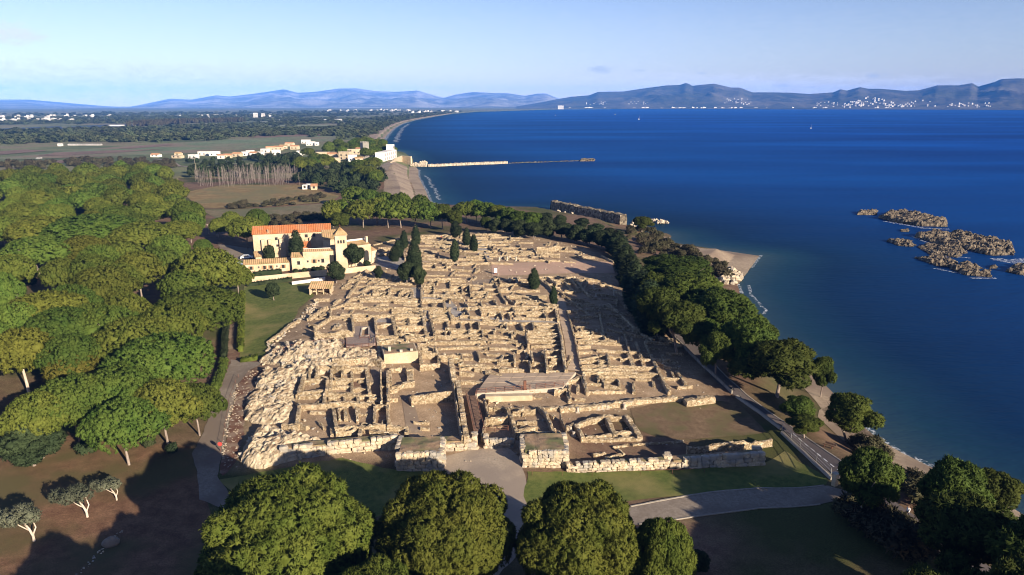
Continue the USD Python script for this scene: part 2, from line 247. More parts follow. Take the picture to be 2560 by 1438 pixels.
def ragged(poly, amp=.5, step=1.2, seed=0):
    poly = _big(poly); b = np.array(poly.segmentize(step).exterior.coords)[:-1]; p = np.column_stack([b / 2.5, 0 * b[:, 0]])
    return Polygon(b + amp * 2 * (np.stack([meshkit.fbm(p, 3, seed), meshkit.fbm(p + 40, 3, seed)], 1) - .5)).buffer(0)
def sheet(name, pts, m, lift=.05, rag=.5, size=2.5, parent='/World', world=False, **kw):
    p = Polygon(pts) if world else poly_px(pts)
    if rag: p = ragged(p, rag)
    return obj(name, drape(p, lift, size), m, parent, smooth=True, **({'kind': 'structure'} if not kw else kw))
M_SOIL = noisy('brown_soil', (.10, .055, .036), (.17, .105, .07), scale=1.2, c3=(.2, .15, .1), s3=.15)
M_SOIL_RED = noisy('red_soil', (.105, .05, .032), (.155, .08, .05), scale=2.5, c3=(.2, .14, .1), s3=.4)
M_LAWN = noisy('lawn_grass', (.066, .088, .019), (.115, .128, .03), scale=.9, c3=(.19, .16, .058), s3=.09, bump=.5, bscale=9)
M_DRYLAWN = noisy('dry_meadow', (.10, .066, .038), (.155, .105, .062), scale=.8, c3=(.085, .075, .032), s3=.2, bump=.5, bscale=8)
M_GRAVEL = noisy('grey_gravel', (.31, .245, .175), (.41, .33, .245), scale=3, c3=(.25, .20, .155), s3=.12)
M_TRACK = noisy('track_gravel', (.18, .145, .112), (.25, .205, .16), scale=2, c3=(.155, .12, .092), s3=.12)
M_SAND = noisy('beach_sand', (.22, .165, .115), (.30, .235, .165), scale=1.0, c3=(.17, .125, .09), s3=.05)
M_PAVE = noisy('paving_slab', (.335, .25, .175), (.385, .295, .21), scale=1.4, c3=(.30, .225, .16), s3=.2, bump=.1, objrand=.08)
M_LANE = noisy('lane_gravel', (.25, .225, .205), (.33, .30, .27), scale=1.5, c3=(.22, .19, .16), s3=.2)
M_PINKSAND = noisy('agora_earth', (.36, .23, .16), (.42, .28, .2), scale=1.0, c3=(.33, .22, .155), s3=.12)
M_ASPHALT = noisy('promenade_asphalt', (.10, .082, .078), (.13, .105, .10), scale=1.5, c3=(.09, .075, .07), s3=.1, bump=.15, bscale=20)
M_CONCRETE = noisy('pale_concrete', (.34, .29, .225), (.41, .35, .275), scale=1.2, bump=.1)
M_PLASTER = noisy('cream_plaster', (.42, .325, .21), (.48, .38, .255), scale=.8, c3=(.36, .28, .18), s3=.5, bump=.1)
def stone_material(name, cols, scale=3.6, joint=.25, rand=.0, bump=.8):
    """Rubble: stones of many tones with dark earth in the joints."""
    n = {'g': ('geometry', {}), 'wn': ('noise_texture', {'scale': 3.0, 'detail': 2.0}), 'wv': ('vector_math', {'math_type': 'multiply_add', 'vector2': (.18, .18, .18)}),
         'v': ('voronoi_texture', {'scale': scale, 'randomness': .9}), 'e': ('voronoi_texture', {'feature': 'distance_to_edge', 'scale': scale, 'randomness': .9}),
         'sc': ('separate_color', {}), 'r': ('rgb_ramp', {'ramp': cols}), 'je': ('map_range', {'from_min': .0, 'from_max': .10, 'clamp': True}), 'jm': ('mix_color', {'a': (.17, .12, .075)}), 'jf': ('math', {'math_type': 'multiply_add', 'value2': joint, 'value3': 1 - joint}),
         'n': ('noise_texture', {'scale': 1.1, 'detail': 6.0}), 'rn': ('rgb_ramp', {'ramp': [(.3, (.72, .70, .66)), (.6, (1.0, 1.0, 1.0)), (.75, (1.12, 1.1, 1.05))]}), 'mm': ('mix_color', {'blend_type': 'multiply', 'fac': 1.0, 'use_clamp': False}),
         'b': ('bump', {'strength': bump, 'distance': .12}), 'p': ('principled_bsdf', {'roughness': .95, 'specular_ior_level': .1})}
    l = [('g.position', 'wn.vector'), ('wn.color', 'wv.vector1'), ('g.position', 'wv.vector3'), ('wv.vector', 'v.vector'), ('wv.vector', 'e.vector'), ('v.color', 'sc.color'), ('sc.r', 'r.fac'), ('e.distance', 'je.value'), ('je.result', 'jf.value1'), ('jf.value', 'jm.fac'), ('r.color', 'jm.b'),
         ('g.position', 'n.vector'), ('n.fac', 'rn.fac'), ('jm.result', 'mm.a'), ('rn.color', 'mm.b'), ('je.result', 'b.height'), ('b.normal', 'p.normal')]
    out = 'mm.result'
    if rand:
        n['oi'] = ('object_info', {}); n['mr'] = ('map_range', {'to_min': 1 - rand, 'to_max': 1 + rand}); n['hs'] = ('hsv', {})
        l += [('oi.random', 'mr.value'), ('mr.result', 'hs.value'), (out, 'hs.color')]; out = 'hs.color'
    return mat(name, n, l + [(out, 'p.base_color')])
M_RUBBLE = stone_material('limestone_rubble', [(0, (.21, .15, .09)), (.35, (.345, .26, .16)), (.7, (.42, .33, .215)), (1, (.54, .455, .33))], rand=.1)
M_BIGSTONE = noisy('limestone_block', (.33, .255, .165), (.49, .40, .285), scale=.9, detail=7, c3=(.26, .235, .20), s3=.5, bump=.8, bscale=4, bdist=.1, objrand=.12)
def rock_material():
    n = {'g': ('geometry', {}), 'n': ('noise_texture', {'scale': .9, 'detail': 9.0, 'roughness': .65}), 'r': ('rgb_ramp', {'ramp': [(.3, (.16, .13, .095)), (.48, (.33, .265, .18)), (.66, (.46, .385, .28))]}), 'v': ('voronoi_texture', {'feature': 'distance_to_edge', 'scale': .55}), 'wv': ('vector_math', {'math_type': 'multiply_add', 'vector2': (.9, .9, .9)}),
         'c': ('map_range', {'from_min': 0.0, 'from_max': .04, 'to_min': .82, 'to_max': 1.0, 'clamp': True}), 'm': ('mix_color', {'blend_type': 'multiply', 'fac': 1.0}), 'sx': ('separate_xyz', {}), 's': ('map_range', {'from_min': .72, 'from_max': .95, 'clamp': True}), 'n2': ('noise_texture', {'scale': .5, 'detail': 6.0}), 'r2': ('rgb_ramp', {'ramp': [(.38, (0, 0, 0)), (.5, (1, 1, 1))]}), 'f': ('math', {'math_type': 'multiply'}),
         'soil': ('mix_color', {'b': (.25, .175, .105)}), 'b': ('bump', {'strength': 1.0, 'distance': .3}), 'ba': ('math', {'math_type': 'add'}), 'p': ('principled_bsdf', {'roughness': .95, 'specular_ior_level': .1})}
    return mat('bare_limestone', n, [('g.position', 'n.vector'), ('n.fac', 'r.fac'), ('n.color', 'wv.vector1'), ('g.position', 'wv.vector3'), ('wv.vector', 'v.vector'), ('v.distance', 'c.value'), ('c.result', 'm.b'), ('r.color', 'm.a'), ('g.normal', 'sx.vector'), ('sx.z', 's.value'), ('g.position', 'n2.vector'), ('n2.fac', 'r2.fac'), ('s.result', 'f.value1'), ('r2.color', 'f.value2'), ('f.value', 'soil.fac'), ('m.result', 'soil.a'), ('soil.result', 'p.base_color'), ('n.fac', 'ba.value1'), ('c.result', 'ba.value2'), ('ba.value', 'b.height'), ('b.normal', 'p.normal')])
M_ROCK = rock_material()
M_SEAROCK = mat('sea_rock', {'g': ('geometry', {}), 'n': ('noise_texture', {'scale': .8, 'detail': 8.0, 'roughness': .65}), 'r': ('rgb_ramp', {'ramp': [(.36, (.03, .024, .018)), (.52, (.10, .078, .055)), (.66, (.22, .175, .12))]}), 'sx': ('separate_xyz', {}), 'w': ('map_range', {'from_min': .25, 'from_max': 1.0, 'clamp': True}), 'wn': ('math', {'math_type': 'multiply_add', 'value2': .9}),
    'm': ('mix_color', {'a': (.014, .012, .010)}), 'b': ('bump', {'strength': 1.0, 'distance': .4}), 'p': ('principled_bsdf', {'roughness': .8, 'specular_ior_level': .2})}, [('g.position', 'n.vector'), ('n.fac', 'r.fac'), ('g.position', 'sx.vector'), ('n.fac', 'wn.value1'), ('sx.z', 'wn.value3'), ('wn.value', 'w.value'), ('w.result', 'm.fac'), ('r.color', 'm.b'), ('m.result', 'p.base_color'), ('n.fac', 'b.height'), ('b.normal', 'p.normal')])
M_RUST = noisy('rusty_steel', (.10, .045, .03), (.15, .065, .04), scale=2.0, rough=.7)
M_WOOD = noisy('deck_board', (.10, .06, .042), (.15, .095, .068), scale=2.0, objrand=.12)
# ------------------------------------------------------------ the ruined walls
RW = random.Random(7)
def resample(pts, step):
    l = LineString(pts); n = max(int(l.length / step), 1)
    return np.array([l.interpolate(k / n, normalized=True).coords[0] for k in range(n + 1)])
def wall_mesh(pts, h, t, seed=0, step=.5, rough=.075, zf=ground, sink=.4, worn=.35):
    p = resample(pts, step); d = np.gradient(p, axis=0); d /= np.linalg.norm(d, axis=1, keepdims=True) + 1e-9; nrm = np.stack([-d[:, 1], d[:, 0]], 1)
    g = zf(p[:, 0], p[:, 1]); rg = np.random.default_rng(seed); n = len(p)
    wear = 1 - worn * np.clip(meshkit.fbm(np.column_stack([p / 2.2, 0 * g + seed]), 3, 5) * 2.4 - .75, 0, 1)
    top = g + h * wear
    prof = [(-1, 0), (-1, .4), (-.97, .72), (-.86, 1), (0, 1.03), (.86, 1), (.97, .72), (1, .4), (1, 0)]
    V = []
    for o, k in prof:
        z = (g - sink) if k == 0 else g + (top - g) * k
        q = p + nrm * (t / 2 * o)
        V.append(np.column_stack([q + rg.normal(0, rough * .55, (n, 2)) * (k > 0), z + rg.normal(0, rough * .75, n) * (k > .3)]))
    V = np.stack(V, 1); m = len(prof); V[0, :, :2] -= d[0] * rg.uniform(0, .15, (m, 1)); v = V.reshape(-1, 3)
    i = (np.arange(n - 1)[:, None] * m + np.arange(m - 1)).ravel()
    f = [np.stack([i, i + 1, i + m + 1, i + m], 1)]
    a = np.arange(1, m - 2); e = (n - 1) * m
    tri = np.concatenate([np.stack([i, i + 1, i + m + 1], 1), np.stack([i, i + m + 1, i + m], 1), np.stack([0 * a, a + 1, a], 1), np.array([[0, m - 1, m - 2]]), np.stack([e + 0 * a, e + a, e + a + 1], 1), np.array([[e, e + m - 2, e + m - 1]])])
    return trimesh.Trimesh(v, tri[:, ::-1], process=False)
CROPS = {'C5': (980, 740, 5.12), 'C3': (560, 700, 5.12), 'C4': (560, 900, 4.794), 'C6': (1000, 920, 4.494), 'CB': (900, 520, 5.12), 'D1': (1400, 880, 4.229), 'D2': (1500, 640, 4.794), 'CR': (1200, 460, 3.594)}
def crop(c, x, y): a, b, s = CROPS[c]; return a + x / s, b + y / s
# traced tops of walls: points in the crop, then height and thickness
TRACED = {
'C5': '''20,60 330,55;30,140 375,142;365,50 385,140;390,62 680,55;668,62 690,148;380,140 680,146;530,80 536,130;0,152 240,150 345,150;345,150 400,235;0,190 240,186;220,175 390,178;0,218 400,242 h1.2 t.9
470,185 730,190 h1.3;730,185 770,272 h1.3;490,237 740,242;500,288 770,272;860,150 1110,130;930,140 1000,240;870,245 1000,245;1110,125 2110,120 h1.2 t.8;1110,120 1140,190;1140,190 1400,188;1240,215 1560,200;1540,140 1580,200;1390,210 1420,262;1490,210 1520,262;1580,195 2000,180;1720,230 1980,222;1960,190 2000,280;2090,140 2120,260 h1.6;1560,262 2140,282 t.8;1000,255 1250,262
30,255 60,490;200,285 214,370;395,240 440,520 h1.4 t1.0;40,252 390,246;70,372 420,368 h1.9 t.8;215,305 390,305;110,465 300,455;130,505 430,520 h1.2 t.9;280,445 300,510;0,530 210,560 h1.3 t.8;240,530 420,540;120,590 210,570;330,590 440,600 h1.2
470,190 505,480 h.8 t.5;500,285 540,480 h1.3 t.7;505,300 760,310 h1 t.8;760,310 1250,320 1700,330 2150,345 h1.1 t.8;705,320 720,405;870,320 885,400;990,325 1020,405;1110,325 1122,412 h1.3;1460,342 1475,400 h1.2;1640,335 1690,430 h1.1;1800,335 1822,410 h1.3;1820,350 2130,350;2130,335 2170,520 2205,760 h1.7 t.9
560,425 1000,425 h1.2 t.7;1010,425 1330,430;1330,400 1700,450;1740,440 2160,470 h1.3 t.9;1840,410 2150,430 h1.2;675,430 690,480;740,430 755,490;985,420 990,470;1150,420 1170,510;1310,440 1300,480;1530,450 1540,510 h1.3;1715,450 1750,600 h1.9 t.7
560,492 760,512 h1.1;760,485 1010,492;1010,512 1220,530 t.8;1240,492 1540,502 h1.1;1750,500 2190,502 h1.3 t.9;1750,540 2190,560 h1.3 t.9;1590,600 1760,604;1500,540 1600,560;440,565 800,560 1200,560 h1.3 t1.1;1230,570 1500,575 1720,600 h.7 t1.0;1780,620 2200,605 h1 t.9;440,500 560,510
390,650 550,655;600,650 930,640 1250,640 h.8 t1.1;1250,650 1600,660 h.9 t1.0;1600,690 1780,688 h1;1980,690 2190,685 h1;550,640 590,700 600,840 h1.9 t.9;340,610 380,870 h1.9 t1.1;1560,690 1572,830 h1.7;1780,690 1805,800 h2.0 t.7;1960,690 1990,930 h2.0 t.8;2180,690 2230,930 h1.9 t.9;890,720 900,860;1100,700 1120,780
390,705 580,712 h2;600,725 870,722 h2.3 t.8;760,790 900,810 h1.4 t.8;1120,800 1560,800 h1 t.8;1350,835 1560,845;1680,810 1800,830;1800,835 1960,845 h1.2 t.8;2020,840 2110,842;2040,800 2180,790 h1.2;1940,770 2180,760 h1.1
350,870 610,858 h1.6 t.9;860,850 1190,862 h1.2 t.9;870,900 1190,895 t.8;1200,880 1390,892;1370,920 1660,918 h1.2 t.9;1780,930 1960,935;1990,940 2250,942 h.9 t1.0;1760,820 1780,930 h1.5;1060,920 1180,930;1210,960 1400,1000 t.9;870,960 1050,970 h1.2 t.9;890,1080 1210,1080 h.9 t1.2
750,785 790,1000 h3 t1.6;2190,1100 2400,1020 h.9 t.8;2250,1120 2290,1290 h1.4;2430,1020 2490,1220;1760,1190 1900,1180;2080,1190 2230,1175 h1.6;2320,460 2560,450;2350,540 2560,530 h1.2;2380,640 2540,620;2390,700 2560,690;2250,190 2350,560 2420,900 h.9 t.6;2330,360 2380,440;2400,800 2560,790 t.9;2430,880 2560,870 t.9;2320,260 2560,240 h1.2;2370,250 2400,300''',
'C3': '''560,770 700,690 840,560 960,500 h.9 t1.2;1080,470 1310,325 h1.4 t1.3;1160,235 1350,225 h1.2 t1;1360,350 1530,300 1640,220 h1 t.9;1500,420 1840,428 h1.2 t1.2;1160,592 1365,455 h1.3 t.9;1365,450 1600,462 h1.1 t1;1640,450 1655,640 h1.4 t.8;1160,645 1400,640 1650,632 h2.4 t.8;1160,595 1160,650 h2
1600,220 1860,225 2420,245 h1.1 t1;1880,165 1930,105;1930,105 2120,80;1930,110 2125,160 h.7;2140,100 2100,170;2130,95 2410,130 h1.2;2280,125 2240,185;2410,110 2412,245 h1.2 t.9;2260,140 2400,145;1640,120 1580,200 t1.2;1700,40 1640,130 t1.1;2180,262 2520,300 h.9 t1.1;1540,335 1840,332;1840,340 2100,345 h1.2 t1.2;1360,380 1360,450 h1.6;2150,375 2360,382;2350,350 2520,360;1850,440 2200,428 2540,420 h1.3 t1;1640,430 1850,420 h1.2 t1.4
1930,465 1955,700 h1.7 t.9;2150,455 2200,690 h1.6 t1.0;2190,462 2560,468 h1.2;2360,482 2380,570;1660,480 1920,478;1960,565 2140,555 h1.2;2230,592 2550,600 h1.3 t.8;1960,690 2200,705 h1.4 t.9;2310,700 2340,760 h1.6;2380,690 2560,680 h1.3;1980,760 2330,740 h1.5 t1.1;2270,790 2350,795 h1.6 t.8;1960,720 2000,1000 h1.3 t.9;1870,780 1920,700 h1;2100,760 2250,790 h1.3 t1
1400,980 1560,1000 1860,960 2040,1040 h1.8 t1.6;1540,1000 1760,930 1840,950 h1 t1.3;2500,850 2520,1090 h1.6 t.9''',
'C4': '''1035,55 1012,215 h1.6 t.8;1112,55 1100,190 h1.7 t.8;1110,185 1250,188 h1;1120,60 1285,75 h1.7 t.9;1290,60 1270,330 h1.6 t.9;1300,40 1420,70 h2.4 t1.1;1420,60 1415,160 h1.8;1440,110 1570,98 h1.2;1430,40 1720,60 h2.2 t1.2;1530,130 1532,380 h1 t.8;1700,60 1745,390 h1.4 t1.0;1875,70 1885,465 h2.2 t.5;1960,90 1968,480 h2.2 t.9;1880,190 1955,186 h1.4 t.5;1882,300 1957,296 h1.4 t.5;1882,408 1960,402 h1.4 t.5
960,190 880,390 h1.6 t1.2;960,215 1245,215 h1.4 t.8;1240,200 1225,360 h1.8 t.8;1290,240 1520,225 h1.3;1330,212 1700,206;880,384 1210,352 h1.4 t1;1250,305 1530,302 h1 t.9;1540,332 1740,330;1250,365 1430,375 1610,400 h1.5 t1.0;900,410 1200,395 h1.2 t.9;1205,380 1195,500 h1.4 t.9;1600,410 1610,500 h1.2 t.9;1620,420 1820,400 h1;1740,440 1830,440 h1.3 t.9;1260,440 1350,440;1440,430 1440,470;860,480 905,520
910,530 1250,505 1520,490 1770,500 h1.3 t1.3;900,520 870,735 h1.6 t1.0;920,540 1310,560 h.6;1310,555 1345,790 h1.4 t.9;1380,565 1460,560 h1;1365,570 1385,690 h1;1450,560 1460,690 h.9 t1;1580,560 1600,700 h1.2 t.7;1610,560 1620,640 h.8;1810,512 1960,500 h1.9 t.9;1955,500 1972,760 h1.8 t.9;1805,515 1800,740 h1.4 t.7;1640,500 1800,510 h1.2
1330,800 1600,770 1970,750 2190,780 h1.6 t1.0;2190,780 2185,850 h1.5 t.9;1340,835 1590,800 h1.8 t.7;1750,810 2060,860 h1.7 t1;1630,800 1625,910 h1.8 t.9;700,745 900,755 h1.4 t1.2;880,750 1000,790 h.9 t1.2;1290,790 1300,870 h1.1 t1;1140,730 1200,800 h.8
1990,95 2130,85 h1.2;1990,100 2000,290 h1.5;2180,100 2272,95 h1.6 t1.2;2225,95 2230,220 h1.6 t2.0;2000,300 2130,250 2280,230 h1.8 t1.0;1990,345 2075,335 h1.1 t.8;1990,450 2080,440 h1.1 t.8;2235,400 2397,395 h2.4 t.8;2225,400 2260,470 h1.8 t.6''',
'C6': '''600,110 640,400 700,750 h3.2 t.4;645,110 690,400 750,755 h3.2 t1.5;130,290 360,275 600,255 h2.4 t.8;160,590 330,600 h.8;230,665 330,670 h.7;945,320 1000,520 h2 t.6;1000,440 1060,425 h1;1060,425 1210,440 h1.2;960,530 1210,505 h2.3 t.9;1215,430 1320,700 h2.0 t1.1;1270,465 1520,450 h1.5 t.8;1320,595 1540,590 h1;1330,690 1540,640 h1.2 t.9;1340,705 1700,700 h1.2 t.9;1380,420 1390,500;1560,400 1640,470 1730,700 h1.7 t.8;1600,430 2157,395 h1.2 t1.1;1800,490 1870,650 h2.0 t.3;1640,480 1730,540;1870,650 1960,600 h1;1780,690 1870,890 h2.4 t.9;1000,355 945,325 h1;920,740 960,560 h2 t.5;1250,430 1380,450 h1.1''',
'D1': '''210,82 510,72 t.8;230,132 630,132 h1 t.9;230,165 640,160 h1 t1.0;240,200 660,196 h1.1 t1.0;660,196 1040,225 h1.1 t1;380,245 1050,242 h.7;500,0 525,130 h1.3 t.8;390,20 420,120;280,60 400,30 h1.2;270,315 480,335 h.8;480,270 630,275 h1.3;620,280 635,350 h1.3;480,340 640,360 h1;440,270 480,340 h1.1;40,320 210,255 h1 t.8;60,350 100,490 h1.3 t.7;250,230 290,410 h1.2 t.8;300,412 690,402 h.8 t.7;400,230 410,290 h1.2;720,0 770,140 h1.2 t.9;840,20 880,140 h1;960,0 1050,200 1160,405 h1.3 t1.0;1240,190 1330,325 h1 t.9;980,60 1170,70 h1.2 t1;1020,90 1180,150;1180,190 1210,270 h.8;640,140 1040,150 h1 t.9;640,60 960,70;1240,350 1400,340 t.9;0,575 250,555 640,515 h1.3 t1.4;640,515 900,480 1230,455 h1.3 t1.8;1330,480 1630,440 h2.0 t2.0;1240,490 1340,480 h.8
170,740 300,695 500,665 700,655 h1.4 t1.2;170,745 245,895 h1.3 t1.1;700,660 790,780 850,880 h1.3 t1.5;240,900 540,900 860,888 h.9 t1.2;500,690 590,850 h1.4 t1.2;270,890 550,850 h1.1 t.8;600,840 780,830 h1 t1.2;1350,985 1800,950 2240,890 h2.1 t.9;770,972 1310,935 h.4 t.5;560,990 720,972 h.5 t.6;350,1080 480,1050 h.6 t.8;470,1110 650,1070 h.7 t.8;620,1020 680,1060 h.7;0,900 40,1000 h1.6 t.8;0,880 80,880 h1.4 t.7''',
'D2': '''0,700 60,1000;100,560 280,720 430,850 640,1000 h1 t.9;430,850 700,880 h1 t.9;500,860 900,1000 960,1060 h1.1 t1.0;620,900 720,930 h1;280,830 460,900 h.8 t1;0,900 60,960 h1;0,1010 200,1030 h1.1 t1;80,860 430,930;300,930 360,1150 h1;430,1010 500,1200 h1;540,1020 600,1160 h1;200,1120 600,1150 t.8;640,1230 840,1230 h1.2 t1;350,1160 420,1300 h1;590,1130 680,1300 h1.1;0,1180 250,1200 t.9;80,1160 110,1310 h1.2;0,1260 110,1260;0,1320 250,1310 t.9;0,1370 240,1370 h1 t1;240,1310 700,1330 t.8;800,1150 1000,1160 h.9;380,930 560,960;620,1010 830,1040 h.9''',
'CB': '''170,465 500,385 h.7 t1.0;240,495 430,500 h.9;250,525 400,520 h1;230,590 385,570 h1.2;385,530 370,600;540,530 580,640 h1.2;800,690 792,920 786,1160 h1.1 t.9;655,1030 660,1170 h1.2 t.9;860,350 1080,338 t.9;770,372 1000,360;770,410 1180,425 t.9;1180,380 1320,390;720,470 1000,480 h.8;740,550 880,570 h.7 t1;1000,560 1010,650;750,585 1000,590 h1.1;1000,520 1180,540 t.9;870,640 1180,650 h1.1 t.9;1040,480 1100,540;800,650 1150,700 h.7;800,720 950,720;800,760 950,765;950,700 970,760;1100,700 1110,760 h.9;970,740 1160,735;1250,700 1640,690 t.9;1250,640 1500,650;1260,560 1500,600
1400,330 1920,330 t.9;1470,370 1880,360;1400,420 1920,420 t.8;1920,330 1930,420;1500,460 1900,455;1640,470 1720,550;1620,540 1760,540 h1.1;1760,500 2050,500 h1 t.8;1820,540 2060,550;2040,460 2090,560;2060,550 2250,560 h1.2;2190,490 2260,560 h1.4;2260,500 2560,480 h2.4 t.8;2260,570 2560,580 h1 t.9;1660,600 2040,600;1680,690 1960,700;2040,650 2560,660 h1 t.8;2330,620 2420,680;2440,600 2560,610;1580,560 1650,690 h1.1 t.8;1500,600 1600,600
820,990 950,985;820,900 1000,900;950,960 940,1090;940,900 1300,890 t.8;1000,900 990,960;1150,920 1160,1000;1160,990 1310,985 h1.2;1300,960 1310,1070 h1.2;820,1040 940,1045;960,1030 1290,1030;820,1095 1300,1100 t.9;820,1150 1150,1150 h1.2 t.9;1050,1130 1150,1130 h1.3;1140,1110 1150,1180 h1.3;1400,970 1420,1100 h1.3;1310,990 1420,980;1430,1000 1590,1010 h1.2;1570,1000 1590,1060;1440,1060 1660,1060 t.8;1430,1110 1700,1110 t.8;1180,1140 1340,1170;1340,1190 1390,1260 h1.3;1380,1150 1560,1160 h1.2;1540,1180 1570,1250 h1.2;1570,1150 1740,1170 h1;1730,1170 1760,1230 h1.3;1740,950 1780,1060 1880,1200 h1 t.8;1880,1130 1990,1210 h1.2;1720,900 1780,890 h1.3;1780,890 1800,960 h1.3;1790,970 2200,960;1800,1050 2300,1040 h1 t.8;1880,1110 2400,1120 h1.3 t.9;2000,1180 2200,1190 t1.2;2050,1120 2180,1160 h1;2200,1190 2540,1230 h1.1;2280,1180 2420,1250 h1.2;2290,870 2560,860 t.8;2400,870 2520,960 h1.3;2300,900 2470,1030 h1 t.6;2420,960 2560,940;2480,1000 2560,1000
0,1060 120,1000 390,990 h1 t1;120,1090 390,1060;160,1050 170,1090 h1.2;370,1040 360,1090 h1.2;390,1010 670,1030 h1.1;520,1040 500,1090 h1.2;540,1060 660,1050;100,1130 660,1140 t1;0,1170 660,1170 h.9 t1;0,1260 240,1260 h.9;240,1260 770,1270 t.9;780,1170 1080,1170;780,1200 800,1270;920,1210 930,1260 h1;1060,1190 1080,1265 h1.3;780,1265 1080,1270;640,1290 800,1350;900,1300 1160,1310 h1.3;1140,1320 1170,1400 h1.4;1250,1270 1330,1280;1340,1260 1420,1370 h1.3;1260,1370 1420,1370 h.9;1430,1270 2540,1270 h1 t.8;1540,1290 1560,1350;1570,1330 1830,1340;1800,1340 1830,1390 h1.2;1900,1340 1930,1390 h1.2;1960,1290 1990,1330 h1.3;2000,1330 2350,1330;2340,1300 2390,1400 h1.2;2390,1290 2520,1290 h1.3;2510,1280 2540,1400 h1.7 t.9''',
'CR': '''640,905 990,1170;700,830 860,830 h1 t.8;820,840 880,930 h1.2;860,860 990,1000 h1 t.8;900,930 1010,1000;960,960 1240,1010 h.7;740,1000 1000,1060;700,970 870,960 h.9;580,860 700,1000 h1 t.7;600,830 690,880 h1.2;720,850 800,860 h1.1;760,870 860,960 h1.1;790,1060 1030,1070;780,1130 1000,1120;1020,900 1180,900;1100,880 1240,960 1320,1000 h1 t.8;1000,1100 1200,1110;1120,1080 1210,1120;1030,1150 1300,1180 t.8;860,1170 1160,1180 h1 t.8;850,1210 980,1230 h1 t.9;870,1270 1010,1290 1010,1340 h1.2;860,1340 1100,1350 h1.2;880,1400 1230,1400 h1 t.9;1150,1240 1350,1290;1290,1270 1450,1310 1790,1420 h1 t.9;1230,1200 1340,1210 h.8;1090,630 1200,690;850,640 1030,650 h1.1;760,690 860,695 h.8;300,590 500,600 h1;500,590 640,600 h1.8'''}
LAND_MARKS = []
def ordinal(n): return f"{n}{'th' if 10 <= n % 100 <= 20 else {1: 'st', 2: 'nd', 3: 'rd'}.get(n % 10, 'th')}"
COUNT = {}
def outward(desc, loc, marks):
    """A label that singles a thing out among its likes by counting outwards from a landmark one can find; filled in later in order of distance."""
    d = [(math.hypot(loc[0] - m[1][0], loc[1] - m[1][1]), m[0]) for m in marks]; dist, mark = min(d)
    return desc, mark, dist
PENDING = []
def label_later(prim, desc, loc, marks, cat, group=None):
    d, m, dist = outward(desc, loc, marks); PENDING.append((d, m, dist, prim)); tag(prim, None, cat, group, 'thing')
def write_labels():
    sets = {}
    for d, m, dist, prim in PENDING: sets.setdefault((d, m), []).append((dist, str(prim.GetPath()), prim))
    for (d, m), l in sets.items():
        l.sort(key=lambda x: x[:2])
        for k, (_, _, prim) in enumerate(l): tag(prim, f"{d}, {ordinal(k + 1) + ' out from' if len(l) > 1 else 'beside'} {m}")
MARKS = [(n, at(*p)) for n, p in [('the paved terrace', (1320, 945)), ('the plank walkway', (1186, 1030)), ('the cream platform', (1003, 880)), ('the railed viewing deck', (900, 850)), ('the tiled shed', (800, 725)), ('the paved street', (1425, 830)), ('the sunken cistern', (1520, 1065)), ('the slot pits', (961, 955)),
    ('the red earth square', (1370, 672)), ('the twin cypress clump', (1030, 690)), ('the walled monastery', (900, 650)), ('the lone cypress by the street', (1384, 760)), ('the bent grey lane', (1150, 770)), ('the seaside pines', (1650, 850)), ('the far pine belt', (1250, 585)), ('the bare rock slope', (650, 1010)), ('the dark two lobed cypress', (1335, 720))]]
NW = 0
def add_wall(pts, h, t, m=M_RUBBLE, **kw):
    global NW
    NW += 1
    L = LineString(pts).length
    if L < .8: return
    w = obj('ruin_wall', wall_mesh(pts, h, t, seed=NW, **kw), m)
    dx, dy = abs(pts[-1][0] - pts[0][0]), abs(pts[-1][1] - pts[0][1])
    desc = f"{'long' if L > 14 else 'short' if L < 5 else 'mid-length'} {'tall' if h >= 1.6 else 'low'} limestone rubble wall running {'across' if dx > dy else 'away'}"
    label_later(w, desc, np.mean(pts, 0), MARKS, 'wall', 'ruined walls of the old town'); return w
WALL_LINES = []
for c, text in TRACED.items():
    for item in text.replace('\n', ';').split(';'):
        pts, h, t = [], 1.0, .65
        for w in item.split():
            if w[0] == 'h': h = float(w[1:])
            elif w[0] == 't': t = float(w[1:])
            elif ',' in w: pts.append(tuple(map(float, w.split(','))))
        if len(pts) > 1:
            q = [at(*crop(c, *p), h * .9)[:2] for p in pts]
            WALL_LINES.append((q, h * .85, t * .72))
FREE = RUIN.buffer(-4).difference(shapely.union_all([poly_px(p).buffer(1.5) for p in [[(1180, 985), (1410, 970), (1452, 938), (1410, 740), (1345, 697), (1360, 690), (1460, 925)], [(1225, 656), (1540, 650), (1540, 690), (1228, 694)], [(935, 636), (1020, 640), (1000, 680), (935, 668)], [(960, 915), (1130, 905), (1135, 985), (990, 1000)], [(600, 1180), (600, 960), (700, 850), (870, 840), (940, 890), (760, 950), (740, 1080), (990, 1130), (990, 1180)], [(1000, 1000), (1060, 1000), (1080, 1090), (1020, 1090)]]]))
rf = random.Random(99); x0, y0, x1, y1 = FREE.bounds; k = 0
while k < 420:
    x, y = rf.uniform(x0, x1), rf.uniform(y0, y1); a = rf.gauss(-.06, .06) + (math.pi / 2 - .08 if rf.random() < .42 else 0); L = rf.uniform(2, 7) * (1.2 if y > 190 else .8); q = [(x, y), (x + L * math.cos(a), y + L * math.sin(a))]
    if not FREE.contains(LineString(q)): continue
    WALL_LINES.append((q, rf.uniform(.35, .75) * (1.15 if y > 200 else 1), rf.uniform(.45, .7))); k += 1
